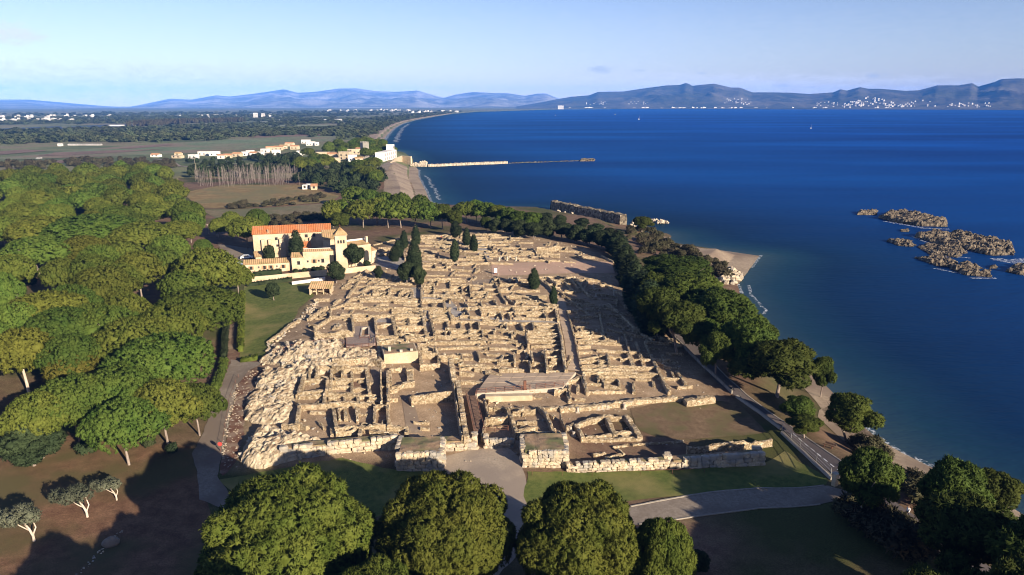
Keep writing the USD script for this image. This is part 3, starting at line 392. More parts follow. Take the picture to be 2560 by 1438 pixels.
# the 290 that show largest are walls of their own; the smallest stumps are one mass
WALL_LINES.sort(key=lambda w: -LineString(w[0]).length ** .8 * w[1] / max(np.hypot(*np.mean(w[0], 0)), 1) ** 1.5)
for q, h, t in WALL_LINES[:290]: add_wall(q, h, t)
tag(obj('wall_stumps', cat_([wall_mesh(q, h, t, seed=900 + k) for k, (q, h, t) in enumerate(WALL_LINES[290:]) if LineString(q).length > .5]), M_RUBBLE), 'low broken wall stumps scattered through the far and shaded rooms', 'wall stumps', kind='stuff')
print('walls', len(WALL_LINES))
# ------------------------------------------------------------ trees: prototypes
def foliage_material(name, c1, c2, rand=.26, trans=.22, hue=.02):
    n = {'oi': ('object_info', {}), 'g': ('geometry', {}), 'n': ('noise_texture', {'scale': .35, 'detail': 4.0}), 'r': ('rgb_ramp', {'ramp': [(.32, c1), (.68, c2)]}), 'mr': ('map_range', {'to_min': 1 - rand, 'to_max': 1 + rand}), 'mh': ('map_range', {'to_min': .5 - hue, 'to_max': .5 + hue}),
         'wn': ('white_noise_texture', {'dimensions': '1D'}), 'hs': ('hsv', {}), 'ri': ('map_range', {'to_min': .88, 'to_max': 1.12}), 'h2': ('hsv', {}),
         'p': ('principled_bsdf', {'roughness': .75, 'specular_ior_level': .12}), 't': ('translucent_bsdf', {}), 'm': ('mix_closure', {'fac': trans})}
    l = [('g.position', 'n.vector'), ('n.fac', 'r.fac'), ('oi.random', 'mr.value'), ('oi.random', 'wn.w'), ('wn.value', 'mh.value'), ('mh.result', 'hs.hue'), ('mr.result', 'hs.value'), ('r.color', 'hs.color'), ('g.random_per_island', 'ri.value'), ('ri.result', 'h2.value'), ('hs.color', 'h2.color'),
         ('h2.color', 'p.base_color'), ('h2.color', 't.color'), ('p.BSDF', 'm.closure1'), ('t.BSDF', 'm.closure2')]
    return mat(name, n, l, surface='m.closure')
M_PINE = foliage_material('stone_pine_needles', (.068, .10, .016), (.115, .14, .024), hue=.03)
M_ALEPPO = foliage_material('coast_pine_needles', (.043, .064, .012), (.074, .095, .017))
M_FRONT = foliage_material('front_pine_needles', (.064, .086, .012), (.112, .124, .02), rand=.1)
M_CYPRESS = foliage_material('cypress_foliage', (.016, .027, .012), (.032, .045, .019), trans=.1)
M_OAK = foliage_material('dark_oak_leaves', (.022, .033, .014), (.042, .056, .022), trans=.15)
M_OLIVE = foliage_material('olive_leaves', (.075, .088, .055), (.12, .13, .085), trans=.15)
M_YELLOWPINE = foliage_material('yellow_pine_needles', (.095, .098, .015), (.135, .132, .022))
M_SCRUB = foliage_material('dry_scrub', (.05, .046, .024), (.085, .074, .042), trans=.1)
M_HEDGE = foliage_material('clipped_hedge', (.07, .095, .014), (.13, .15, .022))
M_BARE = foliage_material('bare_twigs', (.16, .13, .115), (.24, .20, .18), trans=.05, hue=.005)
M_BARK = noisy('pine_bark', (.14, .105, .085), (.26, .21, .175), scale=3, stretch=(1, 1, .25))
M_PALEBARK = noisy('pale_bark', (.34, .27, .21), (.5, .42, .34), scale=3, stretch=(1, 1, .25))
def clumps(centres, normals, radius, blades, blade, width, rg, up=.25):
    """Needle clumps: short broad blades bursting outwards from each centre; returns vertices, faces, normals."""
    n = len(centres); r = rg.normal(size=(n, blades, 3)); r /= np.linalg.norm(r, axis=2, keepdims=True)
    r = r + normals[:, None, :] * .75 + np.array([0, 0, up]); r /= np.linalg.norm(r, axis=2, keepdims=True)
    rad = (radius if np.ndim(radius) else np.full(n, radius))[:, None, None]
    base = centres[:, None, :] + r * rad * rg.uniform(.35, .8, (n, blades, 1)); L = blade * rg.uniform(.7, 1.3, (n, blades, 1))
    face = r + rg.normal(size=r.shape) * .45; face /= np.linalg.norm(face, axis=2, keepdims=True)
    dirn = np.cross(face, rg.normal(size=r.shape)); dirn /= np.linalg.norm(dirn, axis=2, keepdims=True) + 1e-9; dirn = dirn + r * .35
    side = np.cross(face, dirn); side /= np.linalg.norm(side, axis=2, keepdims=True) + 1e-9
    w = width * rg.uniform(.7, 1.3, (n, blades, 1))
    V = np.stack([base + side * w, base - side * w, base + dirn * L], 2).reshape(-1, 3)
    nn = r * .8 + normals[:, None, :] * .2 + face * .4; nn /= np.linalg.norm(nn, axis=2, keepdims=True)
    N = np.repeat(nn[:, :, None, :], 3, 2).reshape(-1, 3)
    return V, np.arange(len(V)).reshape(-1, 3), N
def on_blobs(blobs, n, rg, low=-.35, keep=.93):
    """n points scattered over the outside of a union of ellipsoids (centre, radii), with outward normals."""
    c = np.array([b[0] for b in blobs], float); r = np.array([b[1] for b in blobs], float)
    w = (r[:, 0] * r[:, 1] + r[:, 0] * r[:, 2] * 2) ; w /= w.sum(); P, N = [], []
    while sum(map(len, P)) < n:
        k = rg.choice(len(blobs), 4 * n, p=w); d = rg.normal(size=(4 * n, 3)); d /= np.linalg.norm(d, axis=1, keepdims=True)
        ok = d[:, 2] > low - .3 * rg.random(4 * n); k, d = k[ok], d[ok]; p = c[k] + d * r[k] * rg.uniform(.92, 1.03, (len(k), 1))
        q = (((p[:, None, :] - c) / r) ** 2).sum(2); q[np.arange(len(k)), k] = 9; ok = (q > keep ** 2).all(1)
        nn = d / r[k]; nn /= np.linalg.norm(nn, axis=1, keepdims=True); P.append(p[ok]); N.append(nn[ok])
        if len(P) > 30: break
    return np.vstack(P)[:n], np.vstack(N)[:n]
def core(blobs, k, rg, sub=1):
    out = []
    for c, r in blobs:
        s = trimesh.creation.icosphere(sub); s.vertices *= 1 + rg.uniform(-.08, .08, (len(s.vertices), 1)); s.vertices = s.vertices * np.array(r) * k + np.array(c); out.append(s)
    m = cat_(out); return np.array(m.vertices), np.array(m.faces), np.array(m.vertex_normals)
def crown(blobs, n, radius, blades, blade, width, seed, low=-.35, corek=.74, up=.25):
    rg = np.random.default_rng(seed); p, nr = on_blobs(blobs, n, rg, low)
    a = clumps(p, nr, radius * rg.uniform(.7, 1.3, len(p)), blades, blade, width, rg, up); b = core(blobs, corek, rg)
    return np.vstack([a[0], b[0]]), np.vstack([a[1], b[1] + len(a[0])]), np.vstack([a[2], b[2]])
def limb(pts, r0, r1, sides=6):
    pts = np.array(pts, float); V = []
    d = np.gradient(pts, axis=0); d /= np.linalg.norm(d, axis=1, keepdims=True)
    for i, p in enumerate(pts):
        u = np.cross(d[i], [0.3, 1, 0.1]); u /= np.linalg.norm(u); w = np.cross(d[i], u); r = r0 + (r1 - r0) * i / (len(pts) - 1)
        a = np.linspace(0, 2 * np.pi, sides, endpoint=False); V.append(p + r * (np.cos(a)[:, None] * u + np.sin(a)[:, None] * w))
    n = len(pts); f = []
    for i in range(n - 1):
        for k in range(sides):
            a, b = i * sides + k, i * sides + (k + 1) % sides; f += [[a, b, b + sides], [a, b + sides, a + sides]]
    f += [[(n - 1) * sides, (n - 1) * sides + k, (n - 1) * sides + k + 1] for k in range(1, sides - 1)]
    return trimesh.Trimesh(np.vstack(V), f, process=False)
UsdGeom.Scope.Define(stage, '/World/Kinds')
def proto(name):
    p = f'/World/Kinds/{name}'; stage.CreateClassPrim('/World/Kinds') if False else None
    c = stage.CreateClassPrim(p); c.SetTypeName('Xform'); return p
PROTO = {}
def make_proto(kind, crown_mesh, trunk_mesh, cm, tm):
    n = len([k for k in PROTO if k[0] == kind]); p = proto(f'{kind}_kind_{n:03d}'); v, f, nn = crown_mesh
    obj('crown', (v, f), cm, p, normals=nn)
    if trunk_mesh is not None: obj('trunk', trunk_mesh, tm, p, smooth=True)
    PROTO[(kind, n)] = p
def trunk_of(h, r, crown_z, spread, seed, forks=4, lean=.06):
    rg = np.random.default_rng(seed + 500); lx, ly = rg.normal(0, lean, 2) * h; fz = crown_z * rg.uniform(.55, .72)
    q = np.array([lx, ly, 0]); fork = q * .6 + [0, 0, fz]
    out = [limb([[0, 0, -.6], q * .1 + [0, 0, fz * .2], q * .3 + [0, 0, fz * .6], fork], r, r * .72, 7)]
    for k in range(forks):
        a = k * 2 * np.pi / forks + rg.uniform(0, 1); s = spread * rg.uniform(.5, .95); e = np.array([lx + s * math.cos(a), ly + s * math.sin(a), h * rg.uniform(.74, .86)])
        out.append(limb([fork, fork * .55 + e * .45 + [0, 0, .04 * h], e], r * .5, r * .16, 5))
    return cat_(out)
def dome(h, R, cz, seed, n=12, flat=.62):
    """A stone pine's umbrella, h high and R in radius: one broad dome with a few pads standing proud of it."""
    rg = np.random.default_rng(seed); b = [((0, 0, h - R * flat * 1.04), (R * .93, R * .93, R * flat))]
    for k in range(n):
        a = k * 2.4 + rg.uniform(-.4, .4); q = math.sqrt((k + .5) / n) * .84; rr = R * rg.uniform(.24, .38)
        b.append(((R * q * math.cos(a), R * q * math.sin(a), h - rr * .78 - R * .62 * q ** 2.3 - rg.uniform(-.02, .08) * R), (rr * 1.1, rr * 1.1, rr * rg.uniform(.62, .85))))
    return b
def ragged_crown(h, R, low, seed, n=14, lump=1.0):
    rg = np.random.default_rng(seed); b = []
    for k in range(n):
        z = low + (h - low) * ((k + .5) / n) ** .8; t = (z - low) / (h - low); a = k * 2.4 + rg.uniform(-.5, .5); q = R * rg.uniform(.25, .72) * (1.2 - .75 * t ** 2); rr = R * rg.uniform(.32, .5) * (1 - .25 * t) * lump
        b.append(((q * math.cos(a), q * math.sin(a), min(z, h - rr * .92)), (rr, rr, rr * rg.uniform(.6, .85))))
    b.append(((0, 0, (h + low) / 2), (R * .6, R * .6, (h - low) * .36)))
    return b
def big_dome(h, R, seed, n=64):
    rg = np.random.default_rng(seed); b = [((0, 0, h * .52), (R * .66, R * .66, h * .31))]
    for k in range(n):
        z = 1 - 1.55 * (k + .5) / n; q = math.sqrt(1 - z * z); a = k * 2.4 + rg.uniform(-.3, .3); rr = R * rg.uniform(.15, .30); o = rg.uniform(.74, 1.07)
        b.append((((R - rr) * q * math.cos(a) * o, (R - rr) * q * math.sin(a) * o, h * .54 + (h * .45 - rr) * z * o), (rr * 1.1, rr * 1.1, rr * .85)))
    return b
# unit prototypes: 14 m pines; copies are scaled
for s in range(4):   # near stone pines
    make_proto('umbrella_pine_near', crown(dome(14, 8, 9, s), 800, .52, 34, .36, .115, s), trunk_of(14, .34, 9.5, 5.2, s), M_PINE, M_BARK)
for s in range(5):   # mid
    make_proto('umbrella_pine_mid', crown(dome(14, 8, 9, 20 + s), 640, .58, 22, .46, .165, 20 + s), trunk_of(14, .34, 9.5, 5.2, 20 + s), M_PINE, M_BARK)
for s in range(4):   # far
    make_proto('umbrella_pine_far', crown(dome(14, 8, 9, 40 + s), 340, .8, 14, .78, .3, 40 + s), trunk_of(14, .34, 9.5, 5.2, 40 + s, 3), M_PINE, M_BARK)
for s in range(3):
    make_proto('yellow_pine', crown(dome(14, 7, 9, 60 + s, flat=.66), 560, .6, 22, .46, .165, 60 + s), trunk_of(14, .4, 9, 5, 60 + s), M_YELLOWPINE, M_PALEBARK)
for s in range(5):   # ragged coast pines
    make_proto('coast_pine', crown(ragged_crown(14, 7, 6.6, 80 + s, 22, .8), 1300, .55, 16, .55, .18, 80 + s, low=-.6), trunk_of(14, .36, 8, 4.2, 80 + s, 5, .1), M_ALEPPO, M_BARK)
for s in range(3):   # the big pines in front
    make_proto('front_pine', crown(big_dome(14, 8.2, 100 + s), 3000, .46, 28, .3, .095, 100 + s, low=-.6), trunk_of(14, .36, 7, 4.5, 100 + s, 5, .02), M_FRONT, M_BARK)
def column_blobs(h, R, seed):
    rg = np.random.default_rng(seed); return [((rg.normal(0, .06) * R, rg.normal(0, .06) * R, z), (R * w, R * w, h * .17)) for z, w in [(h * .16, .75), (h * .3, .98), (h * .46, 1.0), (h * .62, .86), (h * .78, .6), (h * .88, .36)]]
for s in range(4):
    make_proto('cypress', crown(column_blobs(9, 1.35, s), 520, .3, 14, .36, .09, 120 + s, low=-.9, up=.9, corek=.8), limb([[0, 0, -.5], [0, 0, 1.4]], .2, .17), M_CYPRESS, M_BARK)
def ball_blobs(h, R, seed, low=.18, n=16):
    rg = np.random.default_rng(seed); b = [((0, 0, h * (.5 + low / 2)), (R * .66, R * .66, h * (.4 - low / 2)))]
    for k in range(n):
        d = rg.normal(size=3); d /= np.linalg.norm(d); rr = R * rg.uniform(.26, .46); b.append(((d[0] * R * .62, d[1] * R * .62, h * (.5 + low / 2) + d[2] * h * (.36 - low * .3)), (rr, rr, rr * .85)))
    return b
for s in range(3): make_proto('round_tree', crown(ball_blobs(8, 3.4, s), 620, .45, 18, .38, .11, 140 + s, low=-.8, corek=.66), trunk_of(8, .25, 3, 1.8, 140 + s, 4), M_OAK, M_BARK)
for s in range(3): make_proto('olive_tree', crown([((x * 1.6 - .5, y * 1.3 + .4, 3.2 + z), (1.1, 1.0, .8)) for x, y, z in [(-.9, .2, 0), (.1, .5, .5), (.8, -.3, .3), (-.4, -.6, .5), (.2, .9, .1), (-1.4, .6, .2)][s % 2:]], 230, .35, 12, .36, .07, 150 + s, low=-.9, corek=.55),
    cat_([limb([[.9, -.4, -.3], [.85, -.3, .8], [.5, -.1, 1.7], [0, 0, 2.7]], .2, .12, 6), limb([[.85, -.3, .8], [1.2, .1, 1.7], [.9, .3, 2.9]], .13, .06, 5), limb([[.5, -.1, 1.5], [-.6, .3, 2.2], [-1.5, .5, 3.0]], .1, .05, 5)]), M_OLIVE, M_PALEBARK)
for s in range(3): make_proto('scrub_bush', crown(ball_blobs(2.4, 1.8, 30 + s, 0.0, 7), 130, .3, 10, .42, .10, 160 + s, low=-.3), None, M_SCRUB, None)
for s in range(3): make_proto('green_bush', crown(ball_blobs(2.2, 1.7, 40 + s, 0.0, 7), 130, .3, 10, .36, .10, 170 + s, low=-.3), None, M_OAK, None)
for s in range(3): make_proto('far_tree', crown(ball_blobs(9, 5, 50 + s, .1, 6), 90, 1.0, 7, 1.4, .6, 180 + s, low=-.5), None, M_OAK, None)
def bare_tree(seed):
    rg = np.random.default_rng(seed); out = [limb([[0, 0, -.5], [rg.normal(0, .2), rg.normal(0, .2), 5], [rg.normal(0, .5), rg.normal(0, .5), 11]], .16, .04, 4)]
    for k in range(16):
        z = rg.uniform(2.5, 9.5); a = rg.uniform(0, 7); l = rg.uniform(1, 2.6) * (1.1 - z / 13); out.append(limb([[0, 0, z], [l * .5 * math.cos(a), l * .5 * math.sin(a), z + l * .6], [l * .8 * math.cos(a), l * .8 * math.sin(a), z + l * 1.5]], .05, .02, 3))
    return cat_(out)
for s in range(3):
    p = proto(f'bare_poplar_kind_{s:03d}'); PROTO[('bare_poplar', s)] = p; obj('trunk', bare_tree(s), M_BARE, p)
RT = random.Random(21)
NT = {}
TREE_MARKS = MARKS + [(n, at(*p)) for n, p in [('the green lawn with one small tree', (650, 800)), ('the gravel track', (560, 1000)), ('the brown meadow', (300, 1160)), ('the gravel entrance apron', (1220, 1190)), ('the seafront promenade', (2000, 1100)), ('the promenade gate pillar', (2087, 1205)), ('the small sandy spit', (1880, 640)), ('the old stone mole', (1460, 530)), ('the cove beach', (1020, 460)),
    ('the grey crenellated tower', (920, 388)), ('the bare poplar grove', (610, 465)), ('the dry fields', (620, 510)), ('the roadside villas', (400, 390)), ('the far green field', (200, 380)), ('the white utility poles', (523, 585))]]
def plant(kind, x, y, h=None, w=None, desc='', name=None, base_h=14.0, base_w=16.0, group=None, rz=None, label=None, sink=0.0, z=None):
    """Sets a copy of one of a kind's prototypes, h high and w across."""
    ks = [k for k in PROTO if k[0] == kind]; i = NT.get(kind, 0); NT[kind] = i + 1; ref = PROTO[ks[(i * 7 + i // 3) % len(ks)] if len(ks) > 1 else ks[0]]
    sx = (w / base_w) if w else 1; sz = (h / base_h) if h else 1
    t = thing(name or 'pine_tree', None, None, (x, y, (g1(x, y) if z is None else z) - sink), RT.uniform(0, 360) if rz is None else rz, group, (sx, sx, sz), ref)
    if label: tag(t, label, 'bush' if 'bush' in (name or '') else 'tree')
    else: label_later(t, desc, (x, y), TREE_MARKS, 'bush' if 'bush' in (name or '') else 'tree', group)
    return t
def top_at(px, py, h):
    """Ground position of a tree h high whose top is seen at (px, py)."""
    p = at(px, py, h); return p[0], p[1]
def span(px_w, x, y, z=8): return px_w / FPX * (y * PC + (H - z) * PS)
BUSY = []
def tree_top(kind, px, py, wpx, h, desc, up=.97, **kw):
    x, y = top_at(px, py, h * up); w = span(wpx, x, y, h); BUSY.append((x, y, w / 2)); return plant(kind, x, y, h, w, desc, **kw)
FOREST = 'umbrella pines of the dense inland wood'
def lod(y): return 'umbrella_pine_near' if y < 175 else 'umbrella_pine_mid' if y < 330 else 'umbrella_pine_far'
for px, py, w, h in [(80, 992, 150, 11), (175, 948, 190, 12), (290, 925, 190, 12.5), (400, 848, 260, 14), (300, 1010, 190, 11), (400, 960, 170, 11.5), (485, 968, 130, 9.5), (325, 803, 190, 13.5), (490, 728, 230, 14), (420, 770, 170, 13.5), (170, 845, 150, 12), (150, 778, 190, 13), (30, 765, 150, 13), (270, 775, 150, 13), (225, 765, 130, 13), (170, 718, 130, 13), (310, 742, 130, 13),
        (512, 630, 165, 16), (590, 668, 80, 9), (455, 682, 120, 12), (340, 634, 120, 14), (250, 672, 150, 13), (225, 642, 120, 13), (300, 665, 100, 12), (150, 652, 100, 12), (25, 642, 110, 12), (85, 597, 160, 13), (350, 560, 150, 13), (420, 592, 100, 12), (395, 622, 100, 12), (225, 543, 240, 14), (100, 547, 170, 13.5), (10, 547, 110, 13), (470, 534, 80, 12), (300, 517, 80, 12), (362, 510, 110, 12), (280, 518, 80, 12), (285, 470, 90, 12), (232, 462, 90, 12), (175, 470, 90, 12),
        (575, 532, 55, 11), (612, 546, 95, 12), (640, 526, 62, 12), (545, 548, 50, 9), (505, 600, 45, 7)]:
    x, y = top_at(px, py, h * .97); tree_top(lod(y), px, py, w * .94, h, f"{'broad' if w > 150 else 'small'} domed umbrella pine", group=FOREST)
for px, py, w, h in [(205, 595, 110, 12), (110, 738, 190, 13), (45, 830, 140, 13), (182, 892, 135, 9)]: tree_top('yellow_pine', px, py, w, h, 'yellowish green pine with a lumpy crown', base_w=14, group=None)
WOOD = Polygon([at(px, py, 12)[:2] for px, py in [(-160, 900), (-160, 470), (-60, 425), (60, 418), (200, 410), (400, 406), (452, 470), (450, 500), (500, 530), (480, 560), (420, 640), (300, 700), (100, 720), (-60, 980)]])
pts = []
x0, y0, x1, y1 = WOOD.bounds
for _ in range(9000):
    x, y = RT.uniform(x0, x1), RT.uniform(y0, y1); r = RT.uniform(4.6, 7.6)
    if not WOOD.contains(Point(x, y)) or any((x - a) ** 2 + (y - b) ** 2 < ((c + r) * 1.1) ** 2 for a, b, c in BUSY): continue
    if (x / max(y, 1)) < -.86: continue
    BUSY.append((x, y, r)); plant(lod(y), x, y, RT.uniform(9, 14.5), r * 2.0, 'umbrella pine in the wood', group=FOREST)
print('trees', NT)
# ------------------------------------------------------------ paths, lawns, sand
sheet('lawn', [(1318, 1180), (1480, 1182), (1700, 1175), (1905, 1160), (1962, 1128), (2078, 1204), (2070, 1213), (1900, 1219), (1750, 1235), (1580, 1254), (1440, 1270), (1330, 1300), (1312, 1240)], M_LAWN)
sheet('lawn', [(545, 1200), (700, 1172), (860, 1145), (990, 1178), (1102, 1180), (1115, 1200), (1040, 1270), (900, 1300), (640, 1280)], M_LAWN)
sheet('lawn', [(610, 716), (640, 709), (770, 704), (785, 740), (748, 770), (735, 800), (700, 840), (668, 870), (660, 893), (600, 905), (603, 800)], M_LAWN, rag=.2)
sheet('gravel_apron', [(1107, 1140), (1180, 1125), (1270, 1120), (1305, 1150), (1312, 1200), (1322, 1240), (1330, 1340), (1250, 1438), (1060, 1438), (1020, 1330), (1110, 1290), (1110, 1190)], M_GRAVEL)
ROAD = [(1500, 1285), (1578, 1268), (1700, 1245), (1800, 1230), (1900, 1222), (2070, 1215), (2150, 1240), (2050, 1262), (1900, 1270), (1850, 1277), (1700, 1297), (1600, 1311), (1480, 1350), (1330, 1380), (1330, 1300)]
sheet('service_road', ROAD, M_TRACK, lift=.07, rag=.1)
sheet('gravel_track', [(500, 1250), (492, 1180), (480, 1135), (508, 1080), (555, 960), (578, 900), (660, 905), (640, 918), (622, 927), (592, 965), (562, 1110), (543, 1190), (580, 1245), (640, 1300)], M_TRACK, lift=.07, rag=.4)
sheet('red_soil_bank', [(622, 927), (690, 922), (655, 955), (628, 1000), (608, 1080), (598, 1140), (558, 1190), (548, 1180), (566, 1100), (594, 965)], M_SOIL_RED, lift=.06)
sheet('hedge_walk', [(570, 740), (600, 735), (600, 885), (575, 905), (556, 960), (545, 985), (535, 960), (570, 890)], M_SOIL, lift=.06, rag=.2)
sheet('brown_meadow', [(-80, 1120), (150, 1080), (480, 1120), (490, 1180), (520, 1260), (560, 1438), (300, 1520), (-80, 1560)], noisy('brown_meadow_grass', (.105, .054, .03), (.175, .098, .055), scale=.5, c3=(.085, .068, .027), s3=.08, bump=.5, bscale=8))
sheet('dry_meadow', [(1572, 1022), (1672, 1004), (1800, 1002), (1850, 1012), (1922, 1080), (1730, 1098), (1636, 1092), (1590, 1070)], M_DRYLAWN)
ST_L, ST_R = [(1345, 699), (1392, 752), (1400, 800), (1411, 850), (1420, 926)], [(1357, 699), (1410, 748), (1427, 800), (1438, 857), (1451, 930)]
street = tag(UsdGeom.Xform.Define(stage, numbered('/World', 'street')), kind='structure')
sl, sr = LineString([at(*p)[:2] for p in ST_L]), LineString([at(*p)[:2] for p in ST_R]); ns = int(sl.length / 2.7)
for k in range(ns):
    c = [l.interpolate((k + o) / ns, True).coords[0] for l, o in ((sl, .012), (sr, .012), (sr, .988), (sl, .988))]; obj('paving_slab', drape(Polygon(c).buffer(0), .07 + .012 * (k % 3)), M_PAVE, street)
obj('joint_bed', drape(Polygon(list(sl.coords) + list(sr.coords)[::-1]).buffer(0), .03), M_SOIL, street)
def strip(name, pts, w, m, lift=.06, rag=.15, **kw):
    p = LineString([at(*q)[:2] for q in pts]).buffer(w / 2, cap_style='flat'); p = ragged(p, rag) if rag else p
    return obj(name, drape(p, lift, 2.0), m, smooth=True, kind='structure', **kw)
strip('lane', [(1055, 746), (1112, 750), (1135, 775), (1152, 794), (1230, 800), (1400, 804)], 3.0, M_LANE)
strip('lane', [(1063, 768), (1070, 800), (1077, 842)], 1.5, M_LANE)
strip('lane', [(1190, 596), (1203, 620), (1215, 650)], 4, M_LANE); strip('lane', [(1216, 648), (1130, 652), (1058, 654)], 2.5, M_PAVE)
strip('lane', [(1045, 720), (1040, 745)], 4, M_LANE); strip('lane', [(985, 890), (950, 900), (935, 960)], 2.2, M_SAND)
sheet('earth_square', [(1228, 660), (1395, 655), (1530, 655), (1536, 683), (1395, 685), (1231, 690)], M_PINKSAND, lift=.06, rag=.3)
sheet('forecourt', [(940, 640), (1017, 643), (1000, 676), (938, 664)], M_LANE, lift=.06, rag=.2)
sheet('car_park', [(545, 610), (630, 622), (640, 660), (590, 672), (560, 650)], M_TRACK, lift=.06)
PROM_L = [(1545, 650), (1592, 730), (1640, 792), (1700, 856), (1745, 906), (1782, 946), (1806, 969), (1846, 996), (1928, 1051), (1954, 1072), (2060, 1168), (2082, 1186), (2125, 1222), (2190, 1275), (2270, 1335), (2360, 1400), (2450, 1470)]
PROM_R = [(1562, 640), (1615, 715), (1670, 780), (1740, 850), (1796, 922), (1820, 946), (1867, 988), (1938, 1041), (1975, 1065), (2018, 1096), (2092, 1146), (2130, 1175), (2190, 1220), (2255, 1268), (2330, 1320), (2420, 1380), (2520, 1450)]
sheet('promenade', PROM_L + PROM_R[::-1], M_ASPHALT, lift=.08, rag=0)
M_KERB = noisy('kerb_stone', (.22, .19, .155), (.30, .26, .21), scale=2); M_WHITE = noisy('road_paint', (.55, .54, .52), (.68, .67, .65), scale=4, bump=.05)
def edge_wall(name, pts, h, t, m, step=1.0, **kw):
    q = [at(*p)[:2] for p in pts]; return obj(name, wall_mesh(q, h, t, seed=len(pts), step=step, rough=.015, worn=0), m, **kw)
edge_wall('kerb', PROM_R[3:13], .14, .3, M_KERB, kind='structure')
edge_wall('kerb', [(1578, 1267), (1700, 1244), (1800, 1229), (1900, 1221), (2060, 1215)], .16, .3, M_KERB, kind='structure'); edge_wall('kerb', [(1600, 1312), (1700, 1298), (1850, 1278), (1900, 1271), (2050, 1262)], .14, .25, M_KERB, kind='structure')
for i in range(16):
    a, b = np.array([at(*p)[:2] for p in PROM_L[9:15]]), np.array([at(*p)[:2] for p in PROM_R[9:15]])
    l, r = LineString(a), LineString(b); k = i / 16 + .02; p, q = np.array(l.interpolate(k, True).coords[0]), np.array(r.interpolate(k, True).coords[0]); c = p * .62 + q * .38
    p2, q2 = np.array(l.interpolate(k + .02, True).coords[0]), np.array(r.interpolate(k + .02, True).coords[0]); c2 = p2 * .62 + q2 * .38; d = (c2 - c) / np.linalg.norm(c2 - c)
    obj('lane_dash', drape(LineString([c, c + d * 1.2]).buffer(.09, cap_style='flat'), .1, 2), M_WHITE, kind='structure')
def coast_part(a, b): return LineString([flat(*p)[:2] for p in COAST_PX[COAST_PX.index(a):COAST_PX.index(b) + 1]])
def sand(line, w, sub=0): return line.buffer(w).intersection(LAND)
for a, b, w in [((1130, 285), (955, 356), 36), ((1046, 425), (1088, 515), 30), ((1668, 602), (1898, 640), 9), ((1885, 785), (2150, 1060), 6), ((2150, 1060), (2950, 1500), 8)]:
    obj('beach', drape(sand(coast_part(a, b), w).simplify(.3), .05, 6 if w > 20 else 2), M_SAND, smooth=True, kind='structure')
sheet('beach', [(1690, 612), (1765, 622), (1897, 641), (1878, 668), (1862, 690), (1846, 712), (1805, 690), (1770, 650)], M_SAND, lift=.09)
sheet('dry_field', [(455, 482), (560, 462), (740, 462), (850, 490), (830, 505), (600, 520), (500, 520)], noisy('field_stubble', (.155, .10, .038), (.23, .165, .07), scale=.25, c3=(.14, .12, .05), s3=.05, bump=.4), lift=.1, size=6)
sheet('dry_field', [(500, 525), (600, 523), (830, 508), (830, 545), (620, 552), (540, 545)], noisy('field_fallow', (.125, .098, .048), (.18, .145, .08), scale=.3, c3=(.11, .105, .05), s3=.06, bump=.4), lift=.1, size=6)
def foam_material():
    n = {'g': ('geometry', {}), 'n': ('noise_texture', {'scale': .9, 'detail': 6.0, 'roughness': .7}), 'r': ('rgb_ramp', {'ramp': [(.48, (0, 0, 0)), (.66, (.85, .85, .85))]}), 'p': ('diffuse_bsdf', {'color': (.75, .78, .8)}), 't': ('transparent_bsdf', {}), 'm': ('mix_closure', {})}
    return mat('sea_foam', n, [('g.position', 'n.vector'), ('n.fac', 'r.fac'), ('r.color', 'm.fac'), ('t.BSDF', 'm.closure1'), ('p.BSDF', 'm.closure2')], surface='m.closure')
M_FOAM = foam_material()
def ragged_line(l, amp):
    b = np.array(l.segmentize(2).coords); p = np.column_stack([b / 6, 0 * b[:, 0]]); return LineString(b + amp * 2 * (np.stack([meshkit.fbm(p, 3, 1), meshkit.fbm(p + 9, 3, 1)], 1) - .5))
def foam(line, w, off=0.0):
    if off:
        c = [line.offset_curve(k * off) for k in (1, -1)]; line = min(c, key=lambda q: LAND.contains(q.interpolate(.5, True))); line = ragged_line(line, off * .3)
    p = ragged(line.buffer(w, cap_style='round').difference(LAND.buffer(-.4)), w * .8, w) if not off else ragged(line.buffer(w), w * .8, w)
    v = drape(p, 0, 8, zf=lambda x, y: np.full(len(x), .06)); obj('foam', v, M_FOAM, kind='stuff')
foam(coast_part((2150, 1060), (2420, 1215)), .9); foam(coast_part((1846, 712), (1900, 815)), .8); foam(coast_part((1846, 712), (1885, 785)), .5, 3.5); foam(coast_part((1898, 640), (1880, 668)), .9); foam(coast_part((1046, 425), (1088, 515)), 1.6); foam(coast_part((1046, 440), (1073, 500)), 1.0, 7); foam(coast_part((1085, 292), (962, 372)), 5); foam(coast_part((1005, 310), (955, 356)), 3, 22)
